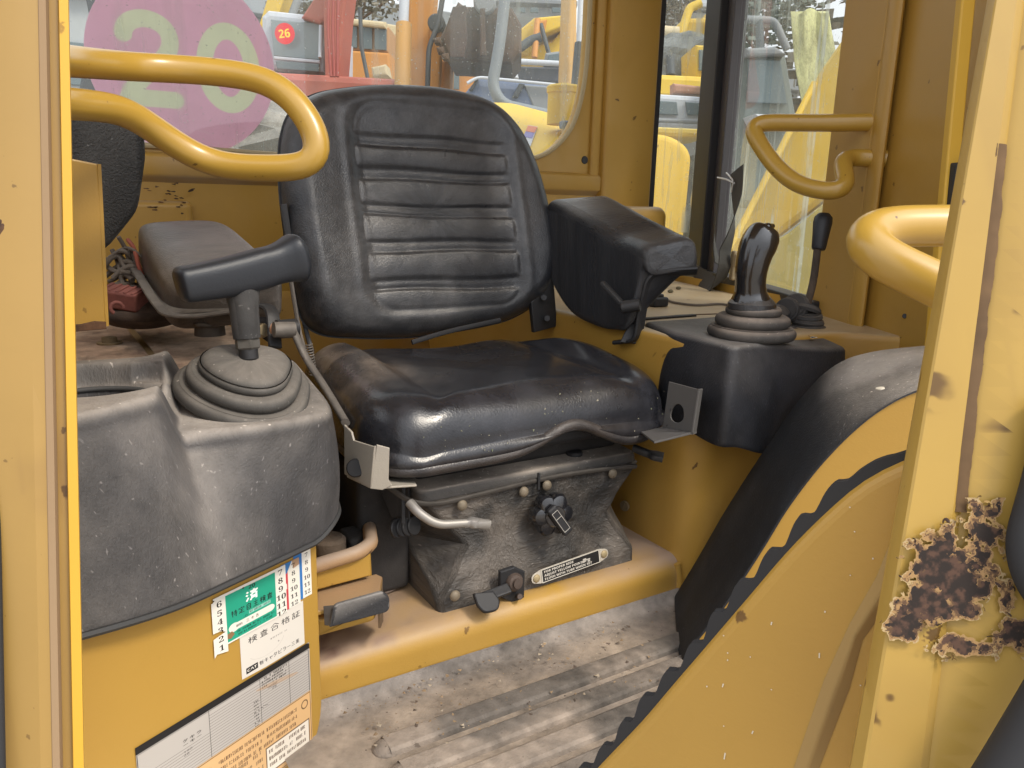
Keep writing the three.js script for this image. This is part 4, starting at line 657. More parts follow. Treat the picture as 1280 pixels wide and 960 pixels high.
{
  // deep wedge: top sheet, front nose and tall inner cheek
  const sec = (tl, tr, dl, dr, br, bl, d) => [tl, tr, br, bl];
  const rows = [[[683, 262], [762, 250], [764, 300], [684, 330], 1.50], [[686, 250], [764, 244], [770, 330], [690, 360], 1.495], [[712, 262], [790, 257], [790, 360], [712, 395], 1.44], [[742, 280], [815, 270], [815, 375], [742, 412], 1.385], [[768, 296], [838, 281], [838, 350], [766, 418], 1.345], [[785, 301], [852, 288], [853, 340], [783, 412], 1.315], [[797, 306], [864, 293], [867, 338], [803, 350], 1.285], [[804, 310], [869, 297], [872, 336], [809, 346], 1.275], [[811, 317], [866, 305], [870, 330], [814, 339], 1.272]];
  const ringOf = ([a, b, c, d, D]) => { const q = [onD(...a, D), onD(...b, D - .0), onD(...c, D), onD(...d, D)]; return resample(fillet(q, .018, true, 6), 1, true), fillet(q, [.02, .02, .015, .02], true, 10).flatMap((p, i, arr) => [p, p.clone().lerp(arr[(i + 1) % arr.length], .5)]); };
  // interpolate more rings
  const rr = [], tracks = Array.from({ length: 9 }, (_, q) => new THREE.CatmullRomCurve3(rows.map((r, i) => v3(q < 8 ? r[q >> 1][q & 1] : r[4] * 300, i * 40, 0)), false, 'catmullrom', .5)); for (let i = 0; i <= 60; i++) { const g_ = tracks.map((c) => c.getPoint(i / 60).x); rr.push(ringOf([[g_[0], g_[1]], [g_[2], g_[3]], [g_[4], g_[5]], [g_[6], g_[7]], g_[8] / 300])); }
  const a = part('armrest', tint(loft(rr, { caps: true, crease: 0 }), (p, n) => { const f = fbm3(p.x * 16, p.y * 16, p.z * 16), up = smooth(.3, .9, n.y), b = smooth(-1.12, -1.24, p.z); return mix(speck([.016, .017, .02]), speck([.10, .095, .088]), clamp(.06 + up * (.2 + .6 * b) + .5 * (f - .5) * up + .15 * smooth(.5, .7, f))); }), Object.assign(M.leatherV.clone(), { roughness: .6 }), SEAT, 'black padded armrest right of the backrest, deep at its rear end');
  part('bracket', [tube([onD(770, 428, 1.36), onD(797, 425, 1.325), onD(803, 385, 1.31), onD(812, 349, 1.29), onD(824, 341, 1.285), onD(871, 338, 1.28)], [.004, .011], { fillet: .014, seg: 10, square: .6 }), slab([[783, 412], [800, 385], [806, 352], [812, 356], [805, 400], [797, 430], [775, 428]].map(([x, y]) => onD(x, y, 1.33)), .006, { dir: v3(0, 0, -1) })], M.blackMetal, a, 'black bent steel bracket carrying the pad');
  part('lock_lever', [tube([onD(753, 354, 1.315), onD(770, 372, 1.30), onD(781, 384, 1.295)], [.0045, .007], { seg: 10, square: .6 }), tube([onD(778, 384, 1.295), onD(800, 381, 1.285)], .0105, { seg: 16 }), ball(onD(780, 384, 1.292), .008)], M.blackMetal, a, 'short lock lever with a round boss');
}
// ================================================================ left console, its lever and the panel with stickers
const plasticDust = (base, dust, k = 1) => (p, n) => { const f = fbm3(p.x * 10, p.y * 10, p.z * 10), e = fbm3(p.x * 45, p.y * 45, p.z * 45, 3), up = smooth(.15, .9, n.y); return mix(speck(base), speck(dust), clamp(k * (up * (.55 + .9 * (f - .4)) + .18 * smooth(.4, .7, f) + .2 * (e - .5)))); };
{
  const t = thing('lever_console', 'grey black moulded plastic console with a cup holder left of the seat', 'console', V(.12, -.37, -.8));
  const out = plan([[-.10, -.655], [.045, -.690], [.17, -.752], [.279, -.806], [.298, -.885], [.322, -1.12], [.20, -1.12], [.14, -1.055], [-.10, -1.05]], [.02, .12, .12, .028, .12, .03, .05, .04, .02], .0055);
  const cup = onY(112, 475, -.19), notch = onY(176, 461, -.19);
  const topY = (x, z) => {
    const sx = .094 + (-.74 - z) * .19; const st = smooth(-.010, .010, x - sx);
    let y = -.188 + (-.234 + .188) * st + .006 * smooth(-.85, -1.1, z) * st;
    const d = Math.hypot(x - cup.x, (z - cup.z)) , cupIn = smooth(.084, .066, d), nn = smooth(.034, .020, Math.hypot(x - notch.x, z - notch.z));
    y -= .026 * Math.max(cupIn, nn * .8); y -= .03 * smooth(.066, .060, d);
    return y;
  };
  const lip = (x, z) => -.372 + .014 * smooth(.12, -.05, x) + .016 * smooth(.24, .285, x) * 1;
  const g = capSolid(out, lip, topY, .016, { wall: 26, edge: 9, inner: 110, bulge: .005, taper: (p) => .058 * smooth(.30, .10, p.x) + .012 * smooth(.30, .26, p.x) * smooth(-.9, -.82, p.z), centre: [.10, -.88] });
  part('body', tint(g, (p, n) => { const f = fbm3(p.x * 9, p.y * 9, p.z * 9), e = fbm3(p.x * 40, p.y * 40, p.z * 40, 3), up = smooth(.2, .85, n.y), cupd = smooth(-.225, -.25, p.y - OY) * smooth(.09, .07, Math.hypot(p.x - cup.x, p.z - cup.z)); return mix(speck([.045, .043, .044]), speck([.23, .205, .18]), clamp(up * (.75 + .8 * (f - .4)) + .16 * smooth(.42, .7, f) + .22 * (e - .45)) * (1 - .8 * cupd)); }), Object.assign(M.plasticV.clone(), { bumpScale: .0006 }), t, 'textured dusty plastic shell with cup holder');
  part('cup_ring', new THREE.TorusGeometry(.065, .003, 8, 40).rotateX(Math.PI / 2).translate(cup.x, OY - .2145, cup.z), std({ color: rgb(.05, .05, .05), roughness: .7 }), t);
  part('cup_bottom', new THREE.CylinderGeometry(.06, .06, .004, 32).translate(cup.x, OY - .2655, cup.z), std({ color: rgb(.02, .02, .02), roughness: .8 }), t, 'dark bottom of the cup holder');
  const rim = resample(out.map((p) => V(p.x, lip(p.x, p.z), p.z)), .01, true); part('lower_rim', tube([...rim, rim[0]], .0035, { raw: true, seg: 6 }), std({ color: rgb(.03, .03, .03), roughness: .6 }), t);
}
function bootStack(centre, tiers, o = {}) {              // scalloped rubber boot: tiers [radius, height]
  const prof = []; for (let i = 0; i < tiers.length; i++) { const [r, y, h] = tiers[i], rn = i + 1 < tiers.length ? tiers[i + 1][0] : o.neck; for (let k = 0; k <= 7; k++) { const a = -1.2 + k / 7 * 2.6; prof.push([r - h * .5 + h * .5 * Math.cos(a), y + h * .5 + h * .5 * Math.sin(a) * 1.0]); } prof.push([rn + (r - rn) * .45, y + h * 1.02]); prof.push([rn - h * .1 + (o.gap ?? 0), y + h * 1.0]); }
  if (o.dome) for (const q of o.dome) prof.push(q);
  const ax = o.axis ?? v3(0, 1, 0), X = v3(1, 0, 0).addScaledVector(ax, -ax.x).normalize(), Z = X.clone().cross(ax), sq = o.square ?? .72, N = 64, ph = o.turn ?? 0;
  return loft(prof.map(([r, y]) => Array.from({ length: N }, (_, j) => { const a = j / N * 6.28318, c = Math.cos(a), s = Math.sin(a); const den = Math.pow(Math.pow(Math.abs(c), 2 / sq) + Math.pow(Math.abs(s), 2 / sq), sq / 2), q = r / den * (1 + (o.wob ?? .01) * Math.sin(3 * a + y * 60) + (o.tri ?? 0) * Math.cos(3 * (a - (o.triAt ?? 0)))); const cc = Math.cos(a + ph), ss = Math.sin(a + ph); return centre.clone().addScaledVector(X, q * cc + (o.lean?.[0] ?? 0) * y).addScaledVector(Z, q * ss * (o.sz ?? 1) + (o.lean?.[1] ?? 0) * y).addScaledVector(ax, y); })), { crease: 0, caps: true });
}
{
  const t = thing('steering_lever', 'black T-handle control lever rising from a three-tier rubber boot', 'lever', onY(306, 490, -.235));
  const c = onY(307, 494, -.224); c.z -= .0;
  const g = bootStack(c, [[.074, -.003, .017], [.062, .013, .016], [.050, .028, .011]], { neck: .047, square: .92, turn: .35, tri: .065, triAt: 1.2, axis: v3(.06, 1, .30).normalize(), sz: 1.06, dome: [[.047, .039], [.044, .043], [.038, .0455], [.026, .0475], [.013, .0485]], wob: .006 });
  part('boot', tint(g, plasticDust([.042, .04, .037], [.16, .14, .118], .85)), M.rubberV, t, 'dusty grey rubber boot in three tiers');
  const Lx = c.clone().add(v3(.003, .043, .013)), top = onZ(301, 348, c.z + .0);
  part('shaft', cyl(Lx, Lx.clone().lerp(top, .25), .0105), M.black, t);
  const dS = top.clone().sub(Lx);
  part('stem', tint(lathe([[0, .024], [.0145, .024], [.0150, .034], [.0155, .05], [.0160, dS.length() - .03], [.019, dS.length() - .012], [.019, dS.length()], [0, dS.length()]], Lx, dS), plasticDust([.035, .034, .034], [.16, .15, .135], 1.4)), M.rubberV, t, 'grey dusty stem with a collar');
  part('collar_nut', cyl(Lx.clone().addScaledVector(dS.clone().normalize(), .012), Lx.clone().addScaledVector(dS.clone().normalize(), .025), .0138, 6), std({ color: rgb(.2, .19, .17), roughness: .6, metalness: .3, map: texDirt }), t, 'dull steel nut under the stem');
  // grip: squared bar swelling to a knob at the right end
  const e0 = onZ(223, 357, c.z + .012), e1 = onZ(370, 322, c.z - .006), ax = e1.clone().sub(e0), Ln = ax.length(); ax.normalize(); const upv = v3(0, 1, 0).addScaledVector(ax, -ax.y).normalize(), sd = ax.clone().cross(upv), rings = [];
  const prof = [[0, .0145, .014], [.004, .0185, .018], [.02, .0195, .0185], [.06, .0215, .0195], [.10, .0225, .020], [.115, .0218, .0198], [.125, .0225, .020], [.135, .0245, .022], [.143, .0265, .0245], [.150, .0265, .0248], [.156, .0215, .021], [.1595, .013, .0125], [.1605, .004, .004]].map(([a, h, w]) => [a / .1605 * (Ln + .012), h, w]);
  const crv = (k) => { const pts = new THREE.CatmullRomCurve3(prof.map((p) => v3(p[0], p[1], p[2])), false, 'centripetal'); return pts.getPoint(k); };
  for (let i = 0; i <= 60; i++) { const q = crv(i / 60), sqr = .62 + .38 * smooth(.7, .9, i / 60), sag = .006 * Math.sin(Math.PI * clamp(q.x / Ln)) ; rings.push(Array.from({ length: 32 }, (_, j) => { const a = j / 32 * 6.28318, e = sqr; return e0.clone().addScaledVector(ax, q.x).addScaledVector(upv, Math.sign(Math.sin(a)) * Math.pow(Math.abs(Math.sin(a)), e) * q.y - sag * .6 + .006 * smooth(.8, 1, i / 60)).addScaledVector(sd, Math.sign(Math.cos(a)) * Math.pow(Math.abs(Math.cos(a)), e) * q.z); })); }
  part('grip', loft(rings, { caps: true, crease: rad(50) }), M.gripBlack, t, 'black T-shaped grip swelling at the right end');
}
const PP = V(.255, 0, -.82), PN = v3(Math.sin(rad(26.5)), 0, Math.cos(rad(26.5)));
const onPan = (x, y, off = 0) => onP(x, y, PP.clone().addScaledVector(PN, off), PN);
const PX = v3(Math.cos(rad(26.5)), 0, -Math.sin(rad(26.5)));   // towards the right along the panel
// strokes for the Japanese lettering on the stickers, in a 10 x 10 field
const KAN = {
  TOKU: [[2, .5, 1, 3], [1.2, 2.5, 4, 2.5], [.5, 5, 4.2, 4.6], [2.5, 0, 2.5, 10], [5, 2, 9.5, 2], [7.2, 0, 7.2, 4], [4.6, 4, 10, 4], [4.8, 6, 9.8, 6], [8.2, 4, 8.2, 10, 7.2, 9.4], [5.6, 7, 6.4, 8.4]],
  TEI: [[5, 0, 5, 1.5], [1, 3.4, 1, 1.6, 9, 1.6, 9, 3.4], [2.4, 4, 7.6, 4], [5, 4, 5, 9], [5, 6.4, 8, 6.4], [2.6, 6, 2.4, 8, 1, 10], [2.2, 8, 5, 9.4, 9.6, 9.6]],
  JI: [[5, 0, 4.4, 1.6], [2, 1.6, 2, 10], [2, 1.6, 8, 1.6, 8, 10], [2, 4.4, 8, 4.4], [2, 7, 8, 7], [2, 9.6, 8, 9.6]],
  SHU: [[4.6, 0, 5.6, 1.4], [1.4, 2.6, 8.6, 2.6], [5, 2.6, 5, 9.6], [2, 6, 8, 6], [.6, 9.6, 9.4, 9.6]],
  KEN: [[.3, 2.6, 4, 2.6], [2.2, 0, 2.2, 10], [2.2, 3, .4, 7], [2.2, 3.4, 3.8, 5.6], [7, 0, 4.2, 3], [7, 0, 10, 3], [5.6, 2.8, 8.4, 2.8], [5.2, 4, 5.2, 6.4, 8.8, 6.4, 8.8, 4, 5.2, 4], [7, 2.8, 7, 6.8, 4.4, 10], [7, 7, 9.8, 10]],
  SA: [[1, 2, 9, 2], [5, 0, 5, 4.4], [5, 2, 1, 4.6], [5, 2, 9, 4.6], [2.6, 9.6, 2.6, 5, 7.4, 5, 7.4, 9.6], [2.6, 6.6, 7.4, 6.6], [2.6, 8.2, 7.4, 8.2], [.6, 9.7, 9.4, 9.7]],
  GOU: [[5, 0, .4, 4], [5, 0, 9.6, 4], [3, 4, 7, 4], [2, 5.8, 2, 10], [2, 5.8, 8, 5.8, 8, 10], [2, 9.6, 8, 9.6]],
  KAKU: [[.3, 2.6, 4, 2.6], [2.2, 0, 2.2, 10], [2.2, 3, .4, 7], [2.2, 3.4, 3.8, 5.6], [6.4, 0, 4.4, 3.4], [6.2, 1.6, 9, 1.6, 7, 4, 4.4, 6], [5.6, 2.6, 9.8, 6], [5.4, 6.4, 5.4, 10], [5.4, 6.4, 9, 6.4, 9, 10], [5.4, 9.6, 9, 9.6]],
  SHOU: [[1.8, 0, 2.4, 1], [.2, 1.8, 4.2, 1.8], [.8, 3.4, 3.6, 3.4], [.8, 4.9, 3.6, 4.9], [.8, 6.4, .8, 9.6, 3.6, 9.6, 3.6, 6.4, .8, 6.4], [5, 1.4, 9.8, 1.4], [7.4, 1.4, 7.4, 9.4], [7.4, 5, 9.6, 5], [5.7, 4.6, 5.7, 9.4], [4.6, 9.5, 10, 9.5]],
  SUMI: [[.6, .8, 2, 2], [.2, 3.6, 1.6, 4.8], [.4, 9.6, 2, 6.6], [6.4, 0, 6.4, 1.4], [3.4, 1.6, 9.6, 1.6], [4.4, 2.2, 9, 5], [8.6, 2.2, 3.4, 5.2], [4.8, 5.4, 4.6, 8, 3.4, 10], [8.2, 5.4, 8.2, 10], [4.8, 6.6, 8.2, 6.6], [4.8, 8, 8.2, 8]],
  SHIN: [[2.6, 0, 2.6, 1], [.4, 1.4, 4.8, 1.4], [1.4, 2, 1.8, 3.4], [3.8, 2, 3.4, 3.4], [.2, 3.8, 5, 3.8], [.4, 5.8, 4.8, 5.8], [2.6, 3.8, 2.6, 10], [9.4, .6, 6, 1.6], [6, 1.6, 6, 6, 5, 10], [6, 4, 10, 4], [8.2, 4, 8.2, 10]],
  KI: [[1, 3, 9, 2.4], [.6, 6, 9.4, 5.4], [4.4, 0, 6, 10]], YA: [[1.5, 5.2, 8.4, 4, 7.2, 6.4], [3.4, 3, 5, 10]], TA: [[4, 0, 1, 5], [3.6, 1.6, 8.6, 1.6, 6, 6.6, 2, 10], [3.4, 4, 7, 6]],
  PI: [[2, .5, 2, 9, 9, 9], [2, 5, 8, 3.6], [8.4, .2, 9.4, .8, 8.6, 1.6, 8, .8]], RA: [[2, 1, 8, 1], [1, 3.6, 9, 3.6, 7, 7.4, 3, 10]], BAR: [[.6, 5, 9.4, 5]], MI: [[1.4, 1, 8.6, 1], [2, 5, 8, 5], [.6, 9, 9.4, 9]],
  BISHI: [[1, 1.6, 9, 1.6], [3.4, .2, 3.4, 3], [6.6, .2, 6.6, 3], [5, 2.4, 5, 5.4], [2, 3.8, 8, 3.8], [1, 5.4, 9, 5.4], [4, 5.6, 1.4, 8.4], [3.4, 6.6, 7.6, 6.6, 5, 9, 1, 10], [4, 7.6, 9.4, 10]], KOKU: [[4, 0, 2.6, 2], [2.6, 2, 7.4, 2], [5, .4, 5, 4.2], [1, 4.2, 9, 4.2], [2.6, 6, 2.6, 9.6, 7.4, 9.6, 7.4, 6, 2.6, 6]],
};
function glyphs(c, names, x, y, w, h, gap, lw) { c.lineWidth = lw; c.lineCap = 'butt'; c.lineJoin = 'miter'; names.forEach((n, k) => { for (const s of KAN[n]) { c.beginPath(); for (let i = 0; i < s.length; i += 2) { const X = x + k * (w + gap) + s[i] / 10 * w, Y = y + s[i + 1] / 10 * h; i ? c.lineTo(X, Y) : c.moveTo(X, Y); } c.stroke(); } }); }
const canv = (w, h) => { const c = document.createElement('canvas'); c.width = w; c.height = h; return [c, c.getContext('2d')]; };
function scribble(c, x, y, w, h, s, col) { seed = s; c.fillStyle = col; for (let q = x; q < x + w;) { const l = 4 + rnd() * 7; if (rnd() < .86) for (let k = 0; k < 3; k++) { if (rnd() < .75) c.fillRect(q + rnd() * 2, y + k * h / 3 + rnd() * h * .15, l * .8, Math.max(1.2, h * .14)); if (rnd() < .6) c.fillRect(q + rnd() * l * .6, y + rnd() * h * .2, Math.max(1.2, h * .14), h * .8); } q += l + 2; } }
{
  const t = thing('console_panel', 'yellow steel panel under the left console, covered with inspection stickers', 'panel', V(.12, -.66, -.75));
  const E = (s, y, off = 0) => PP.clone().addScaledVector(PX, s).addScaledVector(PN, off).setY(y + OY);
  const w = -.42;
  part('sheet', slab(fillet([E(w, -.348), E(0, -.348), E(0, -.615), E(-.025, -.665), E(w, -.70)], [0, .002, .03, .03, 0], true, 6), .014, { dir: PN.clone().negate(), bevel: .003, bs: 3 }), M.yellow, t);
  part('return_flange', slab([E(-.002, -.348, -.012), E(-.002, -.63, -.012), E(-.002, -.63, -.012).add(v3(.01, 0, -.30)), E(-.002, -.348, -.012).add(v3(.01, 0, -.30))], .004, { dir: v3(-1, 0, 0), bevel: 0 }), M.yellow, t);
  // stickers: true rectangles on the panel, laid in order
  const stick = (name, tl, br, cv, lift_, label, mat) => { // tl, br pixel corners
    const a = onPan(...tl), b = onPan(...br), s0 = a.clone().sub(PP).dot(PX), s1 = b.clone().sub(PP).dot(PX), y0 = a.y, y1 = b.y, W = s1 - s0, H = y0 - y1;
    const g = new THREE.PlaneGeometry(W, H); g.userData.uvDone = true; g.applyMatrix4(new THREE.Matrix4().makeBasis(PX, v3(0, 1, 0), PN).setPosition(E((s0 + s1) / 2, (y0 + y1) / 2 - OY, lift_)));
    const tx = new THREE.CanvasTexture(cv); tx.colorSpace = THREE.SRGBColorSpace; tx.anisotropy = 8;
    return part(name, g, mat ?? std({ map: tx, roughness: .55, alphaTest: .5 }), t, label);
  };
  { // oldest year strips at the right: white column with 7-12 on blue
    const numbers = (c, list, x, y0, dy, size) => { c.fillStyle = '#141414'; c.font = `bold ${size}px serif`; c.textAlign = 'center'; list.forEach((n, i) => c.fillText(String(n), x, y0 + i * dy)); };
    const [cb, b] = canv(200, 560); b.fillStyle = '#e6e2d8'; b.fillRect(0, 0, 200, 560); b.fillStyle = '#2f74b8'; b.fillRect(0, 0, 95, 560); numbers(b, [7, 8, 9, 10, 11, 12], 148, 88, 88, 68);
    stick('inspection_sticker', [366, 694], [389.5, 742], cb, .0006, 'blue edged sticker strip with months 7 to 12');
    const [cr, r] = canv(200, 600); r.fillStyle = '#e4dfd4'; r.fillRect(0, 0, 200, 600); r.fillStyle = '#c33b45'; r.fillRect(0, 0, 70, 600); r.fillStyle = '#d9d4c8'; r.fillRect(44, 260, 14, 70); r.fillStyle = '#3a78b4'; r.beginPath(); r.moveTo(0, 0); r.lineTo(120, 0); r.lineTo(60, 130); r.lineTo(0, 150); r.fill(); r.fillStyle = '#b49274'; r.beginPath(); r.moveTo(120, 0); r.lineTo(200, 0); r.lineTo(200, 90); r.lineTo(130, 110); r.fill(); numbers(r, [7, 8, 9, 10, 11, 12], 132, 96, 98, 76);
    stick('inspection_sticker', [350, 707], [375, 753], cr, .0012, 'red edged sticker strip with months 7 to 12');
    const [cw, w_] = canv(420, 440); w_.fillStyle = '#d9d3c9'; w_.fillRect(0, 0, 420, 440); w_.strokeStyle = '#2d2a29'; w_.fillStyle = '#2d2a29'; glyphs(w_, ['KEN', 'SA', 'GOU', 'KAKU', 'SHOU'], 50, 70, 56, 62, 16, 5);
    w_.strokeStyle = 'rgba(120,110,100,.35)'; w_.lineWidth = 2; w_.beginPath(); w_.arc(160, 210, 120, .2, 2.6); w_.stroke(); scribble(w_, 190, 190, 110, 16, 4, 'rgba(90,80,75,.5)'); w_.fillStyle = 'rgba(120,110,105,.6)'; w_.fillRect(238, 250, 5, 14); w_.fillRect(238, 262, 12, 4);
    w_.fillStyle = '#1f1d1d'; w_.fillRect(28, 345, 74, 56); w_.fillStyle = '#e8e4da'; w_.font = 'bold 34px sans-serif'; w_.textAlign = 'center'; w_.fillText('CAT', 64, 385); w_.beginPath(); w_.fillStyle = '#1f1d1d'; w_.moveTo(64, 372); w_.lineTo(50, 393); w_.lineTo(78, 393); w_.fill(); w_.strokeStyle = '#2a2727'; glyphs(w_, ['SHIN', 'KI', 'YA', 'TA', 'PI', 'RA', 'BAR', 'MI', 'BISHI'], 112, 352, 27, 40, 3.5, 3.4);
    w_.globalCompositeOperation = 'destination-out'; w_.beginPath(); w_.moveTo(0, 440); w_.lineTo(0, 425); w_.lineTo(80, 432); w_.lineTo(150, 440); w_.fill(); w_.globalCompositeOperation = 'source-over';
    stick('certificate_sticker', [299, 794], [380.5, 804], cw, .0004, 'white pass certificate with black lettering');
    // green inspection sticker on top
    const [cg, g] = canv(640, 620); g.fillStyle = '#e5e1d6'; g.fillRect(0, 0, 640, 620); g.fillStyle = '#1d9c7e'; g.fillRect(112, 28, 430, 500);
    g.fillStyle = '#141414'; g.font = 'bold 84px serif'; g.textAlign = 'center'; ['6', '5', '4', '3', '2', '1'].forEach((n, i) => g.fillText(n, 62, 110 + i * 93)); ['7', '8', '9', '10', '11', '12'].forEach((n, i) => g.fillText(n, 590, 92 + i * 93));
    g.fillStyle = '#141414'; g.font = 'bold 56px sans-serif'; g.fillText('20', 335, 74); g.strokeStyle = '#eef3ee'; glyphs(g, ['SUMI'], 280, 92, 110, 110, 0, 17); g.strokeStyle = '#10201c'; glyphs(g, ['TOKU', 'TEI', 'JI', 'SHU', 'KEN', 'SA'], 150, 222, 52, 66, 10, 6.5);
    g.fillStyle = 'rgba(225,232,222,.6)'; g.fillRect(300, 305, 190, 34); scribble(g, 306, 309, 170, 26, 8, 'rgba(70,90,85,.7)'); g.fillStyle = '#10201c'; g.font = '44px sans-serif'; g.textAlign = 'left'; g.fillText('.o', 250, 352);
    g.fillStyle = '#e4e0d4'; g.beginPath(); g.roundRect ? g.roundRect(150, 362, 376, 74, 37) : g.rect(150, 362, 376, 74); g.fill(); g.beginPath(); g.fillStyle = '#e4e0d4'; g.arc(170, 400, 46, 0, 7); g.fill(); scribble(g, 186, 386, 50, 28, 12, '#5a5550'); g.strokeStyle = '#5f5a54'; glyphs(g, ['MI', 'KI', 'KOKU'], 270, 382, 30, 34, 12, 3.5); scribble(g, 190, 452, 330, 24, 15, '#0c3d31'); scribble(g, 200, 486, 300, 22, 19, '#0c3d31');
    g.fillStyle = '#8a6a48'; g.beginPath(); g.moveTo(112, 440); g.lineTo(150, 430); g.lineTo(172, 470); g.lineTo(140, 505); g.lineTo(112, 490); g.fill(); g.fillStyle = 'rgba(215,205,190,.8)'; g.fillRect(130, 20, 80, 6); g.fillRect(300, 24, 240, 8); g.fillStyle = '#2a201c'; g.beginPath(); g.arc(262, 34, 9, 0, 7); g.arc(18, 24, 8, 0, 7); g.fill();
    g.globalCompositeOperation = 'destination-out'; g.fillRect(0, 0, 16, 40); g.beginPath(); g.moveTo(0, 360); g.lineTo(60, 366); g.lineTo(100, 398); g.lineTo(52, 408); g.lineTo(0, 420); g.fill(); g.beginPath(); g.moveTo(112, 620); g.lineTo(112, 545); g.lineTo(640, 545); g.lineTo(640, 620); g.fill(); g.beginPath(); g.moveTo(0, 620); g.lineTo(20, 590); g.lineTo(112, 620); g.fill(); g.globalCompositeOperation = 'source-over';
    stick('inspection_sticker', [262, 750], [358, 772], cg, .0018, 'green inspection sticker with white kanji and month numbers');
  }
  { // data plate with black header and the orange warning label under it
    const [cp_, c] = canv(900, 620); c.fillStyle = '#a29c97'; c.fillRect(0, 0, 900, 620); c.fillStyle = '#191717'; c.beginPath(); c.roundRect ? c.roundRect(0, 0, 900, 62, [0, 24, 0, 0]) : c.rect(0, 0, 900, 62); c.fill(); c.fillStyle = '#b5afa8'; c.fillRect(0, 66, 900, 560);
    c.strokeStyle = '#4a4542'; c.lineWidth = 2.4; for (let y = 110; y < 620; y += 25) { c.beginPath(); c.moveTo(y < 250 ? 330 : 0, y); c.lineTo(892, y); c.stroke(); } for (const x of [330, 600, 770]) { c.beginPath(); c.moveTo(x, 66); c.lineTo(x, 620); c.stroke(); } c.strokeStyle = '#2b2725'; c.lineWidth = 3; c.strokeRect(4, 70, 888, 546);
    ;[[610, 74, 150, 22], [610, 100, 120, 20], [610, 126, 150, 20], [610, 152, 150, 20]].forEach(([a, b, d, e], i) => scribble(c, a, b, d, e, 30 + i, '#3a3532')); c.fillStyle = '#2b2725'; c.font = '26px sans-serif'; c.fillText('9080', 640, 202); c.fillText('28', 665, 230); for (let i = 0; i < 10; i++) scribble(c, 560, 240 + i * 33, 26, 18, 50 + i, '#4a4542'); c.strokeStyle = '#2b2725'; glyphs(c, ['TA', 'KI', 'RA'], 200, 180, 26, 26, 6, 3); glyphs(c, ['BAR', 'KI', 'BAR'], 200, 214, 26, 26, 6, 3); c.fillText('190', 200, 296); c.fillText('28', 200, 324);
    c.fillStyle = 'rgba(190,120,60,.25)'; c.beginPath(); c.ellipse(700, 190, 130, 20, .3, 0, 7); c.fill(); c.strokeStyle = '#3a3532'; c.lineWidth = 3; c.beginPath(); c.moveTo(610, 330); c.lineTo(640, 350); c.moveTo(600, 336); c.lineTo(612, 352); c.stroke();
    stick('data_plate', [168, 935], [388.5, 878], cp_, .0010, 'grey data plate with ruled table under a black band');
    const [co, o] = canv(700, 300); o.fillStyle = '#d9b07c'; o.fillRect(0, 0, 700, 300); o.strokeStyle = '#7a5a38'; o.lineWidth = 4; o.strokeRect(6, 6, 688, 288); o.fillStyle = '#b03a20'; o.strokeStyle = '#3a2a1c'; glyphs(o, ['KOKU'], 60, 40, 44, 44, 0, 6); for (let i = 0; i < 3; i++) scribble(o, 130, 40 + i * 34, 470, 20, 70 + i, '#6a4a30'); o.fillStyle = '#e6dccc'; o.fillRect(400, 140, 280, 130); o.strokeStyle = '#6a5036'; o.strokeRect(400, 140, 280, 130); for (let i = 0; i < 3; i++) scribble(o, 416, 156 + i * 34, 230, 20, 80 + i, '#5a4634'); for (let i = 0; i < 4; i++) scribble(o, 40, 130 + i * 36, 330, 20, 90 + i, '#7a5c40'); o.beginPath(); o.arc(655, 52, 20, 0, 7); o.stroke();
    stick('warning_label', [240, 962], [390, 932], co, .0014, 'orange warning label low on the panel');
  }
}
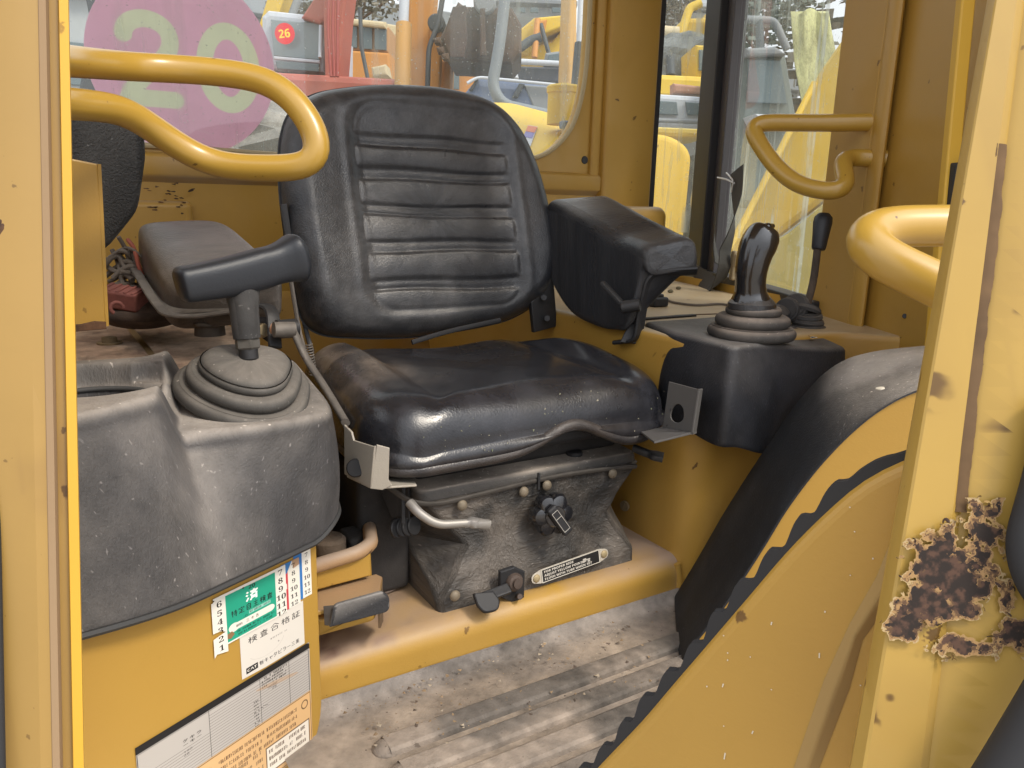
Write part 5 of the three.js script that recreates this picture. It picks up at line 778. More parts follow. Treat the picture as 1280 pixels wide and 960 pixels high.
// ---------------------------------------------------------------- yellow tray between console and seat
{
  const t = thing('side_tray', 'small yellow tray box with a black pull handle between console and seat', 'tray', onZ(440, 800, -.89));
  const z0 = -.885, q = (x, y, z = z0) => onZ(x, y, z);
  const R = q(478, 700), yr = -.428;
  part('tray_wall', [tint(slab([q(395, 705), q(463, 688), q(463, 720), q(395, 738)], .008, { dir: v3(0, 0, -1) }), yellowDust(.8, .25))], M.yellowV, t);
  part('rim', tint(tube([q(392, 708, -.884), q(448, 691, -.884), q(464, 680, -.90), q(461, 655, -.99), q(440, 615, -1.14)], .0095, { fillet: .03, seg: 14 }), (p, n) => mix([.36, .22, .11], [.34, .25, .18], smooth(.2, .8, n.y))), M.yellowV, t, 'rounded dusty rim of the tray');
  part('tray_side', slab([q(463, 683, -.9), q(461, 657, -.99), q(444, 625, -1.12), q(452, 680, -1.12), q(466, 735, -.9)], .004, { bevel: 0 }), M.yellow, t);
  part('tray_floor', slab([q(396, 720, -.89), q(460, 700, -.89), q(455, 668, -1.02), q(396, 690, -1.02)], .004, { dir: v3(0, -1, 0) }), std({ color: rgb(.02, .02, .022), roughness: .8 }), t);
  part('filler_cap', tint(lathe([[0, 0], [.022, 0], [.022, .016], [.018, .02], [0, .021]], q(412, 688, -.955)), (p) => [.2, .15, .11]), M.dirtV, t, 'dusty brown round cap in the tray');
  part('inner_block', [tint(box(0, .03, 0, .028, 0, .05, .006).translate(q(432, 676, -.96).x, q(432, 676, -.96).y - OY - .02, -.99), () => [.03, .03, .032])], M.dirtV, t);
  const pr = (p, n) => { const f = fbm3(p.x * 30, p.y * 30, p.z * 30), e = fbm3(p.x * 80, p.y * 80, p.z * 80, 2); return mix(mix(YEL, [.38, .25, .15], clamp(smooth(.2, .8, n.y) * .7 + .3 * f)), [.14, .06, .04], smooth(.56, .66, e) * .7); };
  part('shelf_plate', tint(slab([q(396, 764, -.835), q(474, 742, -.835), q(478, 722, -.885), q(470, 716, -.90), q(396, 738, -.90)], .006, { dir: v3(0, -1, 0) }), pr), M.yellowV, t, 'dusty shelf plate with a bolt hole');
  { const A = q(396, 764, -.835), nn = q(478, 722, -.885).sub(A).cross(q(396, 738, -.90).sub(A)).normalize(); if (nn.y < 0) nn.negate(); const h = onP(458, 729, A, nn); part('plate_hole', cyl(h.clone().addScaledVector(nn, -.002), h.clone().addScaledVector(nn, .0006), .0062), M.black, t); }
  part('shelf_side', slab([q(474, 743, -.835), q(478, 722, -.885), q(479, 742, -.885), q(479, 776, -.88), q(476, 785, -.84)], .003, { bevel: 0 }), std({ color: rgb(.2, .13, .07), map: texDirt, roughness: .8 }), t);
  part('drawer', tint(slab(fillet([q(396, 775, -.845), q(472, 757, -.845), q(471, 776, -.845), q(396, 797, -.845)], [.004, .004, .02, .004], true), .05, { dir: v3(0, 0, -1), bevel: .004 }), yellowDust(.5, .2)), M.yellowV, t, 'yellow drawer front under the shelf');
  part('handle_bracket', [slab([q(405, 757, -.832), q(420, 754, -.826), q(424, 760, -.822), q(412, 780, -.83), q(408, 778, -.835)], .003, { dir: v3(0, 0, 1) })], M.dullSteel, t);
  part('pull_handle', tint(slab(fillet([q(415, 754, -.818), q(476, 737, -.818), q(485, 743, -.818), q(485, 762, -.818), q(410, 782, -.818)], [.008, .004, .008, .008, .002], true), .006, { dir: v3(0, 0, 1), bevel: .002, bs: 3 }), (p) => mix(speck([.02, .02, .022]), speck([.16, .15, .14]), smooth(.6, .74, fbm3(p.x * 60, p.y * 90, p.z * 60)))), M.plasticV, t, 'black scuffed pull handle');
}
{ // dirty cloth gaiter and hose in the dark gap beside the seat box
  const q = (x, y, z = -1.0) => onZ(x, y, z);
  single('cloth_gaiter', tint(tube([q(418, 600, -1.12), q(445, 650, -1.06), q(465, 700, -1.02), q(478, 740, -1.0)], (t) => [.03 + .006 * Math.sin(t * 25), .026 + .005 * Math.sin(t * 19 + 1)], { fillet: .05, fn: 16, seg: 28 }), (p) => mix([.16, .11, .09], [.36, .28, .23], fbm3(p.x * 40, p.y * 40, p.z * 40))), M.dirtV, 'crumpled brown cloth gaiter beside the suspension box', 'gaiter');
}
// ================================================================ right pod, joystick, throttle
{
  const t = thing('joystick_console', 'smooth black plastic pod carrying the joystick right of the seat', 'console', V(.98, -.40, -.85));
  const out = plan([[.868, -.925], [.866, -.85], [.860, -.779], [1.135, -.775], [1.16, -.82], [1.16, -1.03], [.9, -1.03]], [.012, .02, .018, .014, .02, .02, .012], .006);
  const g = capSolid(out, (x, z) => -.352 - .022 * smooth(.87, .96, x) + .012 * smooth(-.80, -.92, z), (x, z) => -.199 - .020 * smooth(.9, 1.12, x) * smooth(-.95, -.80, z), .010, { wall: 22, edge: 8, inner: 50, bulge: .003, taper: .006 });
  part('body', tint(g, (p, n) => { const f = fbm3(p.x * 10, p.y * 10, p.z * 10), up = smooth(.2, .95, n.y); return mix(speck([.016, .017, .021]), speck([.14, .13, .12]), clamp(up * (.5 + .6 * (f - .4)) + .14 * smooth(.4, .7, f))); }), Object.assign(M.plasticV.clone(), { roughness: .55 }), t);
  const m = onY(1016, 424, -.213); seed = 17; const fl = []; for (let k = 0; k < 5; k++) fl.push(slab(Array.from({ length: 6 }, (_, i) => v3(m.x + (rnd() - .5) * .014 + .004 * Math.cos(i), m.y + .0035, m.z + (rnd() - .5) * .008 + .004 * Math.sin(i))), .0004, { bevel: 0 })); const pm = part('paint_fleck', fl, M.white, t); pm.userData.kind = 'stuff';
}
{
  const t = thing('joystick', 'glossy black curved joystick on a ribbed rubber boot', 'joystick', onZ(938, 430, -.885));
  const c = onY(938, 420, -.199);
  const g = bootStack(c, [[.066, -.003, .019], [.056, .015, .019], [.042, .033, .014]], { neck: .034, square: .9, turn: .3, lean: [.05, 0], wob: .003, dome: [[.032, .048], [.02, .050]] });
  part('boot', tint(g, plasticDust([.03, .029, .028], [.17, .14, .115], 1)), M.rubberV, t, 'dusty ribbed rubber boot');
  const z = c.z, P = (x, y) => onZ(x, y, z), fr = (pts) => { const cv = new THREE.CatmullRomCurve3(pts.map((q) => q[0])), n = 70, wv = new THREE.CatmullRomCurve3(pts.map((q) => v3(q[1], q[2], 0))); return Array.from({ length: n + 1 }, (_, i) => { const u = i / n, p = cv.getPoint(u), tn = cv.getTangent(u), w = wv.getPoint(u), X = RT.clone().addScaledVector(tn, -RT.dot(tn)).normalize(), Z = tn.clone().cross(X); return Array.from({ length: 36 }, (_, j) => { const a = j / 36 * 6.28318; return p.clone().addScaledVector(X, Math.sign(Math.cos(a)) * Math.pow(Math.abs(Math.cos(a)), .85) * w.x).addScaledVector(Z, Math.sign(Math.sin(a)) * Math.pow(Math.abs(Math.sin(a)), .85) * w.y); }); }); };
  const gr = part('grip', loft(fr([[P(938, 384), .030, .030], [P(938, 378), .0305, .030], [P(938, 372), .028, .028], [P(938, 364), .0235, .024], [P(938, 354), .0225, .024], [P(939, 338), .0235, .026], [P(943, 320), .0255, .028], [P(948, 306), .0275, .030], [P(953, 296), .0265, .029], [P(957, 289.5), .0215, .024], [P(959, 286), .011, .013], [P(960, 285), .001, .001]]), { caps: true, crease: 0 }), M.glossBlack, t, 'glossy black hand grip leaning right');
  part('grip_base', tint(lathe([[0, 0], [.034, 0], [.0375, .005], [.0365, .013], [.03, .020], [.023, .027]], P(939, 389)), plasticDust([.014, .014, .016], [.09, .085, .08], .6)), Object.assign(M.plasticV.clone(), { roughness: .3 }), t, 'flared collar with white flecks');
  part('thumb_cap', tube([P(946, 292), P(955, 287), P(962, 285)].map((p) => p.addScaledVector(FW, -.016)), (u) => .0075 * (1 - .5 * Math.pow(2 * u - 1, 2)), { seg: 12 }), M.glossBlack, gr);
}
{
  const t = thing('throttle_lever', 'slim throttle lever with black knob behind the joystick', 'lever', onD(1005, 415, 1.43));
  const D = 1.40, P = (x, y, d = D) => onD(x, y, d);
  part('rod', tint(tube([P(1008, 385), P(1017, 352), P(1022, 310)], .0065, { fillet: .05 }), (p) => mix([.05, .045, .04], [.16, .12, .09], fbm3(p.x * 60, p.y * 60, 1))), M.dirtV, t, 'worn dark rod');
  part('knob', lathe([[0, 0], [.011, 0], [.0125, .004], [.0145, .03], [.0165, .048], [.0155, .058], [.010, .0645], [0, .066]], P(1023, 312), P(1031, 262).sub(P(1023, 312))), M.gripBlack, t, 'black tapered knob');
  const rub = (c, ax, r) => lathe([[0, -.004], [r, -.004], [r * 1.08, .001], [r, .006], [r * .86, .007], [r * .86, .009], [0, .0095]], c, ax);
  part('bellows', [rub(P(1008, 388), P(1022, 340).sub(P(1005, 395)), .024), rub(P(1008, 396), v3(-.1, 1, .1), .026), rub(P(1009, 403), v3(0, 1, .06), .027), rub(P(1010, 411), v3(0, 1, 0), .029), rub(P(994, 384), v3(-1, .5, .3), .024), rub(P(984, 388), v3(-1, .35, .3), .022), lathe([[0, 0], [.024, 0], [.021, .014], [.012, .022], [0, .024]], P(971, 398), v3(-.2, 1, .2)), lathe([[0, 0], [.02, 0], [.024, .006], [.014, .016], [0, .018]], P(1000, 424), v3(0, 1, 0))].map((g) => tint(g, plasticDust([.03, .03, .032], [.14, .125, .11], .8))), M.rubberV, t, 'folded rubber bellows');
}
// ================================================================ cowl, door sill with rubber edge
{
  const Wd = v3(-.65, 0, .76).normalize();
  const F0 = onY(843, 745, -.628), N0 = onY(850, 829, -.628), onF = (x, y) => onP(x, y, F0, Wd), onN = (x, y) => onP(x, y, N0, Wd);
  const Fp = [[843, 745], [872, 697], [903, 643], [935, 592], [965, 547], [990, 510], [1010, 486], [1032, 464], [1058, 448], [1090, 439], [1150, 432], [1260, 424]].map((p) => onF(...p));
  const fc = new THREE.CatmullRomCurve3(Fp, false, 'centripetal').getSpacedPoints(70), wv = N0.clone().sub(F0).dot(Wd);
  const t = thing('cowl', 'yellow curved cowl with a black cover strip between floor and dash', 'cowl', F0.clone());
  const n = fc.length, up = fc.map((p, i) => { const tg = fc[Math.min(n - 1, i + 1)].clone().sub(fc[Math.max(0, i - 1)]).normalize(); return tg.clone().cross(Wd).normalize().multiplyScalar(-1); }).map((q) => (q.y < 0 ? q.negate() : q));
  const nc = new THREE.CatmullRomCurve3([[850, 829], [862, 809], [901, 760], [950, 686], [980, 637], [1010, 596], [1032, 570], [1062, 540], [1100, 510], [1139, 489], [1240, 462]].map((p) => onN(...p)), false, 'centripetal').getSpacedPoints(70);
  const sec = fc.map((p, i) => { const d = nc[i].clone().sub(p), r = []; for (const [w, h] of [[0, -.006], [0, -.0015], [.012, 0], [.25, .001], [.5, .0012], [.75, .001], [.988, 0], [1, -.0015], [1, -.004]]) r.push(p.clone().addScaledVector(d, w).addScaledVector(up[i], h)); return r; });
  const g = loft(sec, { caps: true, crease: rad(35) });
  part('cover_strip', tint(g, (p, nn) => { const f = fbm3(p.x * 12, p.y * 12, p.z * 12); return mix(speck([.014, .016, .02]), speck([.30, .27, .235]), clamp(smooth(.45, 1.0, nn.y) * 1.0 * smooth(-.34, -.20, p.y - OY) + .05 * smooth(.45, .7, f))); }), Object.assign(M.plasticV.clone(), { roughness: .72 }), t, 'black cover strip, dusty on its top');
  const bt = onP(1104, 490, fc[52].clone().addScaledVector(Wd, wv * .5), up[52]); part('screw', [lathe([[0, 0], [.0052, 0], [.005, .0015], [0, .002]], bt.add(v3(.012, 0, -.012)), up[52])], std({ color: rgb(.6, .55, .45), roughness: .6 }), t, 'pale screw head on the strip');
  // yellow side sheet beneath the near edge of the strip
  const near = nc.map((p, i) => p.clone().addScaledVector(Wd, -.003).addScaledVector(up[i], -.0035));
  const pos = [], idx = []; near.forEach((p, i) => { for (let k = 0; k <= 6; k++) pos.push(p.x, p.y + (-.70 + OY - p.y) * k / 6, p.z); }); for (let i = 0; i < n - 1; i++) for (let k = 0; k < 6; k++) { const a = i * 7 + k; idx.push(a, a + 7, a + 8, a, a + 8, a + 1); }
  const sg = new THREE.BufferGeometry(); sg.setAttribute('position', new THREE.Float32BufferAttribute(pos, 3)); sg.setIndex(idx); sg.computeVertexNormals(); part('side_sheet', sg, M.yellow, t, 'yellow side sheet of the cowl');
}
const DP = V(.085, 0, -.727), DN = v3(.894, 0, -.447), onDr = (x, y, off = 0) => onP(x, y, DP.clone().addScaledVector(DN, off), DN);
{
  const edge = [[690, 1020], [762, 944], [800, 904], [840, 857], [871, 821], [930, 752], [987, 686], [1040, 634], [1077, 604], [1122, 580], [1180, 560]].map(([x, y]) => onDr(x, y)), ec = resample(new THREE.CatmullRomCurve3(edge, false, 'centripetal').getSpacedPoints(80), .01, false);
  const t = thing('door_sill', 'yellow sloping door sill at lower right with a wavy black rubber edge', 'sill', onDr(960, 1000));
  const inn = edge[0].clone(), lower = [onDr(1700, 560), onDr(1700, 1500), onDr(660, 1500)];
  // sheet gently dished: rounded front edge
  part('sheet', slab([...ec, ...lower], .022, { dir: DN, bevel: .006, bs: 4 }), M.yellow, t);
  { const a = onDr(1122, 625), b = onDr(1000, 955), px = [[1128, 600], [1120, 660], [1096, 720], [1062, 780], [1030, 850], [992, 960], [980, 1010]], qx = [[1190, 640], [1150, 690], [1108, 760], [1078, 800], [1062, 860], [1024, 960], [1010, 1010]];
    const gg = []; const rows = px.map((p, i) => { const l = onDr(...p, -.0005), r = onDr(...qx[i], -.0005), m = l.clone().lerp(r, .5).addScaledVector(DN, -.0035); return [l, l.clone().lerp(m, .7), m, r.clone().lerp(m, .7), r]; }); const pos = [], idx = []; rows.forEach((r) => r.forEach((p) => pos.push(p.x, p.y, p.z))); for (let i = 0; i < rows.length - 1; i++) for (let j = 0; j < 4; j++) { const k = i * 5 + j; idx.push(k, k + 5, k + 6, k, k + 6, k + 1); } const g = new THREE.BufferGeometry(); g.setAttribute('position', new THREE.Float32BufferAttribute(pos, 3)); g.setIndex(idx); g.computeVertexNormals(); part('weld_seam', g, std({ color: rgb(.36, .235, .085), map: texPaint, roughness: .9 }), t, 'brownish sealed seam on the sill'); }
  // wavy rubber: edge band with scallops on the inner side
  const rb = []; const nrm = (i) => { const tg = ec[Math.min(ec.length - 1, i + 1)].clone().sub(ec[Math.max(0, i - 1)]).normalize(); const q = tg.clone().cross(DN).normalize(); return q.y < 0 ? q.negate() : q; };
  const fine = resample(ec, .0018, false); let L = 0;
  const g = loft(fine.map((p, i) => { const k = Math.min(ec.length - 1, Math.floor(i / fine.length * ec.length)), q = nrm(k), ph = (i * .0018) / .026; const w = .0034 + .0044 * (smooth(0, .75, ph % 1) * (1 - smooth(.80, 1, ph % 1))) * (i / fine.length < .78 ? 1 : smooth(.98, .78, i / fine.length)) + .001 * Math.sin(ph * 1.7), o = DN; return [p.clone().addScaledVector(q, -.004).addScaledVector(o, .004), p.clone().addScaledVector(q, w).addScaledVector(o, .004), p.clone().addScaledVector(q, w).addScaledVector(o, .009), p.clone().addScaledVector(q, -.004).addScaledVector(o, .010)]; }), { caps: true, crease: rad(30) });
  part('rubber_edge', g, M.rubber, t, 'wavy black rubber edging');
  seed = 41; const sc = []; for (let k = 0; k < 34; k++) { const x = 830 + rnd() * 280, y = 600 + rnd() * 360; if (y < 836 - (x - 846) * 1.24 + 25 || y < 585) continue; const p = onDr(x, y, -.0004); const l = .0006 + .0034 * Math.pow(rnd(), 4); sc.push(obox(p, UP.clone().addScaledVector(RT, rnd()), DN, [l, .0003, .0007], .0001)); }
  const sm = part('paint_chips', sc, std({ color: rgb(.62, .56, .44), roughness: .8 }), t); sm.userData.kind = 'stuff';
}
// ---------------------------------------------------------------- front door post, close to the camera at the right
{
  const t = thing('door_post', 'leaning yellow door post in the right foreground with a rusted foot', 'post', onD(1180, 760, .34));
  const d0 = .335, rows = [];
  const cols = [[1198, 1126, .350], [1200, 1128, .345], [1209, 1140, .338], [1212, 1144, .3372], [1246, 1196, .336], [1256, 1206, .3385], [1266, 1216, .337], [1300, 1262, .336], [1340, 1300, .334], [1420, 1380, .333]];
  const at = (c, y) => { const [xa, xb, d] = c, f = (y - 200) / 400; return onD(xa + (xb - xa) * f, y, d); };
  const pos = [], idx = [], n = 40; for (let i = 0; i <= n; i++) for (const c of cols) { const q = at(c, -120 + i / n * 1150); pos.push(q.x, q.y, q.z); } const m = cols.length; for (let i = 0; i < n; i++) for (let j = 0; j < m - 1; j++) { const k = i * m + j; idx.push(k, k + m, k + m + 1, k, k + m + 1, k + 1); }
  const g = new THREE.BufferGeometry(); g.setAttribute('position', new THREE.Float32BufferAttribute(pos, 3)); g.setIndex(idx); g.computeVertexNormals();
  const post = std({ color: rgb(.42, .265, .055), map: texGrime, roughnessMap: texPaintR, roughness: .9 });
  part('post_face', creased(g, rad(30)), post, t);
  const backc = [[1198, 1126, .350], [1215, 1140, .40], [1420, 1380, .40]]; { const pos = [], idx = []; for (let i = 0; i <= 4; i++) for (const c of backc) { const q = at(c, -120 + i / 4 * 1150); pos.push(q.x, q.y, q.z); } for (let i = 0; i < 4; i++) for (let j = 0; j < 2; j++) { const k = i * 3 + j; idx.push(k, k + 3, k + 4, k, k + 4, k + 1); } const b = new THREE.BufferGeometry(); b.setAttribute('position', new THREE.Float32BufferAttribute(pos, 3)); b.setIndex(idx); b.computeVertexNormals(); part('post_back', b, M.yellow, t); }
  // worn brown groove
  const gr = tube([[1251, 180], [1240, 290], [1226, 400], [1213, 500], [1205, 585], [1201, 640]].map(([x, y]) => onD(x, y, .3365)), (u) => [.0006, .0026 + .0022 * (fbm3(u * 22, 1, 5, 4) - .35)], { fillet: .02, seg: 8, up: FW.clone(), smooth: .0012 }); part('worn_groove', gr, std({ color: rgb(.17, .10, .045), map: texDirt, roughness: .9 }), t, 'brown worn groove along the post');
  // rusted foot: a thin scaly sheet whose ragged edge comes from the rust itself, and curls of lifting paint
  { const N = 512, d = new Uint8Array(N * N * 4), blob = (u, v) => { let m = 0; for (const [x, y, rx, ry, w] of [[.42, .40, .17, .20, 1], [.55, .52, .20, .22, 1], [.38, .66, .2, .14, .95], [.72, .22, .12, .20, .9], [.66, .42, .14, .2, .9], [.25, .78, .16, .08, .8], [.2, .36, .07, .05, .72], [.84, .62, .12, .1, .7], [.9, .85, .2, .14, .75], [.3, .12, .05, .06, .6], [.6, .9, .2, .1, .8]]) { const q = Math.hypot((u - x) / rx, (v - y) / ry); m = Math.max(m, w * (1.25 - .72 * q)); } return m; };
    for (let j = 0; j < N; j++) for (let i = 0; i < N; i++) { const u = i / N, v = 1 - j / N, n1 = fbm3(u * 14, v * 14, 2, 5), n2 = fbm3(u * 50, v * 50, 9, 3), m = blob(u, v) + (n1 - .5) * 1.15 + (n2 - .5) * .3 - .6 * smooth(8, -6, 1085 + 205 * u - (1133 - .18 * (622 + 205 * v - 600))); const k = (j * N + i) * 4, mm = m - .1; let c = [.33, .21, .085]; if (mm > .62) c = mix([.022, .015, .012], [.085, .045, .03], smooth(.4, .75, fbm3(u * 26, v * 26, 5, 4))); else if (mm > .47) c = mix([.10, .055, .03], [.32, .19, .08], smooth(.35, .65, n2)); else if (n1 + .5 * n2 > .78) c = [.40, .29, .15]; for (let q = 0; q < 3; q++) d[k + q] = s8(c[q]); d[k + 3] = mm > .40 ? 255 : 0; }
    const tx = new THREE.DataTexture(d, N, N); tx.colorSpace = THREE.SRGBColorSpace; tx.magFilter = THREE.LinearFilter; tx.needsUpdate = true;
    const pos = [], uv = [], idx = [], K = 14; for (let j = 0; j <= K; j++) for (let i = 0; i <= K; i++) { const q = onD(1085 + 205 * i / K, 622 + 205 * j / K, .3336); pos.push(q.x, q.y, q.z); uv.push(i / K, 1 - j / K); } for (let j = 0; j < K; j++) for (let i = 0; i < K; i++) { const a = j * (K + 1) + i; idx.push(a, a + K + 1, a + K + 2, a, a + K + 2, a + 1); }
    const g = new THREE.BufferGeometry(); g.setAttribute('position', new THREE.Float32BufferAttribute(pos, 3)); g.setAttribute('uv', new THREE.Float32BufferAttribute(uv, 2)); g.setIndex(idx); g.computeVertexNormals(); g.userData.uvDone = true;
    part('rust_patch', g, std({ map: tx, alphaTest: .5, roughness: .95 }), t, 'dark scaly rust at the foot of the post');
    seed = 83; const curls = []; for (let k = 0; k < 900 && curls.length < 70; k++) { const u = rnd(), v = rnd(), m = blob(u, v) + (fbm3(u * 14, v * 14, 2, 5) - .5) * 1.15; if (m < .44 || m > .56) continue; const p = onD(1085 + 205 * u, 622 + 205 * v, .3325), s = .0006 + .0016 * Math.pow(rnd(), 2); const pl = new THREE.SphereGeometry(s, 7, 4, 0, 2.6 + rnd() * 2, .3, 1.1).scale(1, .4, 1); pl.applyMatrix4(new THREE.Matrix4().makeRotationFromEuler(new THREE.Euler(rnd() * 6, rnd() * 6, rnd() * 6)).setPosition(p)); const col = rnd() < .6 ? [.4, .26, .09] : [.10, .06, .045]; curls.push(tint(pl, () => col)); }
    const cm = part('paint_curls', curls, M.dirtV, t, 'curled and flaking paint round the rust'); cm.userData.kind = 'stuff'; }
  part('door_rubber', tube([onD(1326, 500, .326), onD(1306, 590, .326), onD(1280, 682, .326), onD(1292, 730, .326), onD(1340, 780, .325)], (u) => [.008, .0075], { fillet: .01, seg: 14 }), M.rubber, t, 'black rubber door seal at the right edge');
  const dark = tube([onD(1392, 760, .31), onD(1250, 1000, .31), onD(1170, 1120, .31)], .013, { seg: 14 }); part('lower_seal', dark, M.rubber, t, 'black seal strip running down from the post');
}
// ================================================================ yellow tube rails
const G = 'yellow tube grab rails';
single('grab_rail', tube([[20, 70, .66], [80, 76, .80], [170, 84, .90], [262, 88, .93], [352, 101, .93], [398, 166, .93], [404, 209, .93], [340, 211, .93], [262, 208, .93], [205, 172, .90], [160, 136, .86], [80, 129, .78], [20, 124, .68]].map(([x, y, d]) => onD(x, y, d)), .0157, { fillet: [0, .05, .05, .05, .06, .05, .05, .05, .07, .06, .06, .05, 0], seg: 28, fn: 10, smooth: .008 }), M.tubeYellow, 'glossy yellow tube rail looping out from the left door post before the backrest', 'grab rail');
single('grab_rail', tube([[1118, 152, 1.37], [1040, 154, 1.39], [948, 153, 1.42], [936, 158, 1.425], [966, 206, 1.39], [998, 234, 1.36], [1046, 241, 1.33], [1060, 234, 1.33], [1051, 200, 1.37], [1062, 196, 1.39], [1108, 199, 1.37]].map(([x, y, d]) => onD(x, y, d)), .0152, { fillet: [0, .05, .03, .03, .04, .05, .05, .04, .035, .03, 0], seg: 24, fn: 10, smooth: .006 }), M.tubeYellow, 'yellow tube rail loop in front of the side window panes', 'grab rail');
single('grab_rail', tube([[1330, 282, .64], [1180, 282, .63], [1096, 283, .62], [1072, 300, .605], [1096, 322, .59], [1185, 362, .575], [1330, 430, .55]].map(([x, y, d]) => onD(x, y, d)), .0165, { fillet: [0, .05, .04, .05, .04, .05, 0], seg: 32, fn: 12, smooth: .006 }), M.tubeYellow, 'pale yellow tube rail bending back behind the foreground right post', 'grab rail');
// ================================================================ seat belt by the side window
{
  const t = thing('seat_belt', 'dark twisted seat belt hanging by the black window post with a beige buckle', 'seat belt', onT(900, 365, .06));
  const rib = (pts) => { const c = new THREE.CatmullRomCurve3(pts.map(([x, y, o]) => onT(x, y, o))), n = 90, w = new THREE.CatmullRomCurve3(pts.map((q) => v3(q[3], q[4], 0))); return loft(Array.from({ length: n + 1 }, (_, i) => { const p = c.getPoint(i / n), tg = c.getTangent(i / n), k = w.getPoint(i / n), X = TD.clone().applyAxisAngle(tg, k.y); X.addScaledVector(tg, -X.dot(tg)).normalize(); const N = tg.clone().cross(X); return [[1, 1], [-1, 1], [-1, -1], [1, -1]].map(([a, b]) => p.clone().addScaledVector(X, a * k.x).addScaledVector(N, b * .0012)); }), { caps: true, crease: rad(30) }); };
  part('strap', rib([[921, 212, .08, .042, 0], [921, 245, .08, .042, .1], [915, 285, .085, .032, .5], [907, 312, .09, .024, .9], [905, 335, .095, .018, 1.2], [896, 356, .10, .022, .8], [877, 348, .10, .024, .3], [868, 340, .10, .020, 0]]), M.webbing, t);
  part('strap_tail', rib([[900, 222, .07, .018, .2], [896, 260, .07, .02, .1], [893, 300, .07, .018, .4], [897, 330, .07, .013, .9]]), M.webbing, t);
  part('buckle', [obox(onT(917, 332, .07), onT(918, 316, .07).sub(onT(915, 346, .07)), TN, [.07, .012, .022], .004), obox(onT(921, 326, .074), v3(0, 1, 0), TN, [.03, .012, .014], .003)], std({ color: rgb(.32, .25, .15), roughness: .6 }), t, 'beige buckle tongue');
  part('cable_tie', [tube([onT(897, 222, .075), onT(908, 224, .085), onT(918, 229, .085)], .002), tube([onT(908, 216, .085), onT(917, 226, .09), onT(914, 240, .085)], .0018)], M.white, t, 'white cable tie knotted round the strap');
  part('lower_tongue', rib([[842, 342, .16, .014, 0], [834, 352, .16, .02, .2], [826, 357, .16, .010, .2]]), M.webbing, t);
}
// ================================================================ cables and the red connector on the left deck
{
  seed = 61; const t = thing('cable_bundle', 'tangle of dusty brown cables behind the left armrest', 'cables', onD(150, 395, 1.3)), D = 1.36;
  const runs = [[[132, 345], [150, 332], [160, 318], [172, 330], [176, 362]], [[128, 362], [146, 352], [160, 362], [172, 378], [190, 388]], [[140, 312], [152, 330], [148, 350], [160, 372], [178, 380]], [[160, 300], [172, 314], [170, 334], [184, 356], [200, 380]], [[130, 330], [142, 342], [158, 340], [166, 350]], [[134, 372], [150, 366], [168, 372], [186, 392]], [[148, 296], [160, 310], [164, 330], [156, 346], [136, 352]], [[126, 392], [142, 382], [160, 388], [172, 398], [196, 398]], [[150, 340], [166, 336], [178, 346], [192, 372]]];
  for (let k = 0; k < 20; k++) { const x0 = 126 + rnd() * 20, y0 = 320 + rnd() * 70; runs.push(Array.from({ length: 5 }, (_, i) => [x0 + i * (6 + rnd() * 9), y0 - 40 * rnd() * Math.sin(i * .8) + i * 4])); }
  runs.forEach((r, k) => part('cable', tube(r.map(([x, y], i) => onD(x, y, D + .05 * (rnd() - .5))), .0022 + .0028 * rnd(), { fillet: .04, seg: 8, smooth: .008 }), k === 3 ? std({ color: rgb(.28, .07, .04), roughness: .8 }) : k % 3 ? M.cable : std({ color: rgb(.2, .165, .13), roughness: .9, map: texDirt }), t));
  part('dirt_heap', tint(new THREE.SphereGeometry(1, 24, 12).scale(.075, .03, .09).translate(...onD(178, 388, 1.36).toArray()), (p) => mix([.05, .035, .03], [.16, .11, .08], fbm3(p.x * 60, p.y * 60, p.z * 60))), M.dirtV, t, 'dirt heaped under the cables');
}
{
  const c = onD(154, 372, 1.29), X = v3(.8, -.12, .6).normalize();
  const t = thing('connector_block', 'dusty red plastic connector block lying among the cables', 'connector', c.clone());
  part('housing', obox(c, X, v3(0, 1, .25), [.066, .03, .04], .004), M.redPlastic, t);
  const Z = X.clone().cross(v3(0, 1, .25)).normalize(); for (let k = 0; k < 5; k++) part('rib', obox(c.clone().addScaledVector(X, -.026 + k * .013).add(v3(0, .0145, .003)), Z, v3(0, 1, .25), [.036, .004, .006], .0015), M.redPlastic, t);
  part('latch_loop', new THREE.TorusGeometry(.009, .003, 8, 16, 4.2).translate(...onD(146, 385, 1.25).toArray()), M.redPlastic, t);
}
// ================================================================ the yard behind the windows
const FH = v3(FW.x, 0, FW.z).normalize(), RH = R0.clone();
const pr = (pts, D, th, o = {}) => { const nrm = o.n ?? FH, p0 = onD(pts[0][0], pts[0][1], D); return slab(pts.map(([x, y]) => onP(x, y, p0, nrm)), th, { dir: nrm, bevel: o.b ?? Math.min(.02, th * .2), bs: 2 }); };
const paint = (r, g, b, ro = .6) => std({ color: rgb(r, g, b), map: texPaint, roughness: ro });
const Y2 = paint(.66, .43, .03), OR = paint(.55, .23, .04), RD = paint(.44, .12, .085), BRN = std({ color: rgb(.12, .07, .045), map: texDirt, roughness: .9 }), BLU = paint(.09, .12, .2), WHT = paint(.48, .5, .54), GRY = paint(.2, .21, .22), DRK = paint(.045, .05, .055), WIN = std({ color: rgb(.10, .13, .14), roughness: .15 }), CREAM = paint(.55, .45, .28);
const rodD = (pts, r, o = {}) => tube(pts.map(([x, y, d]) => onD(x, y, d)), r, { fillet: o.f ?? .05, seg: 12, ...o });
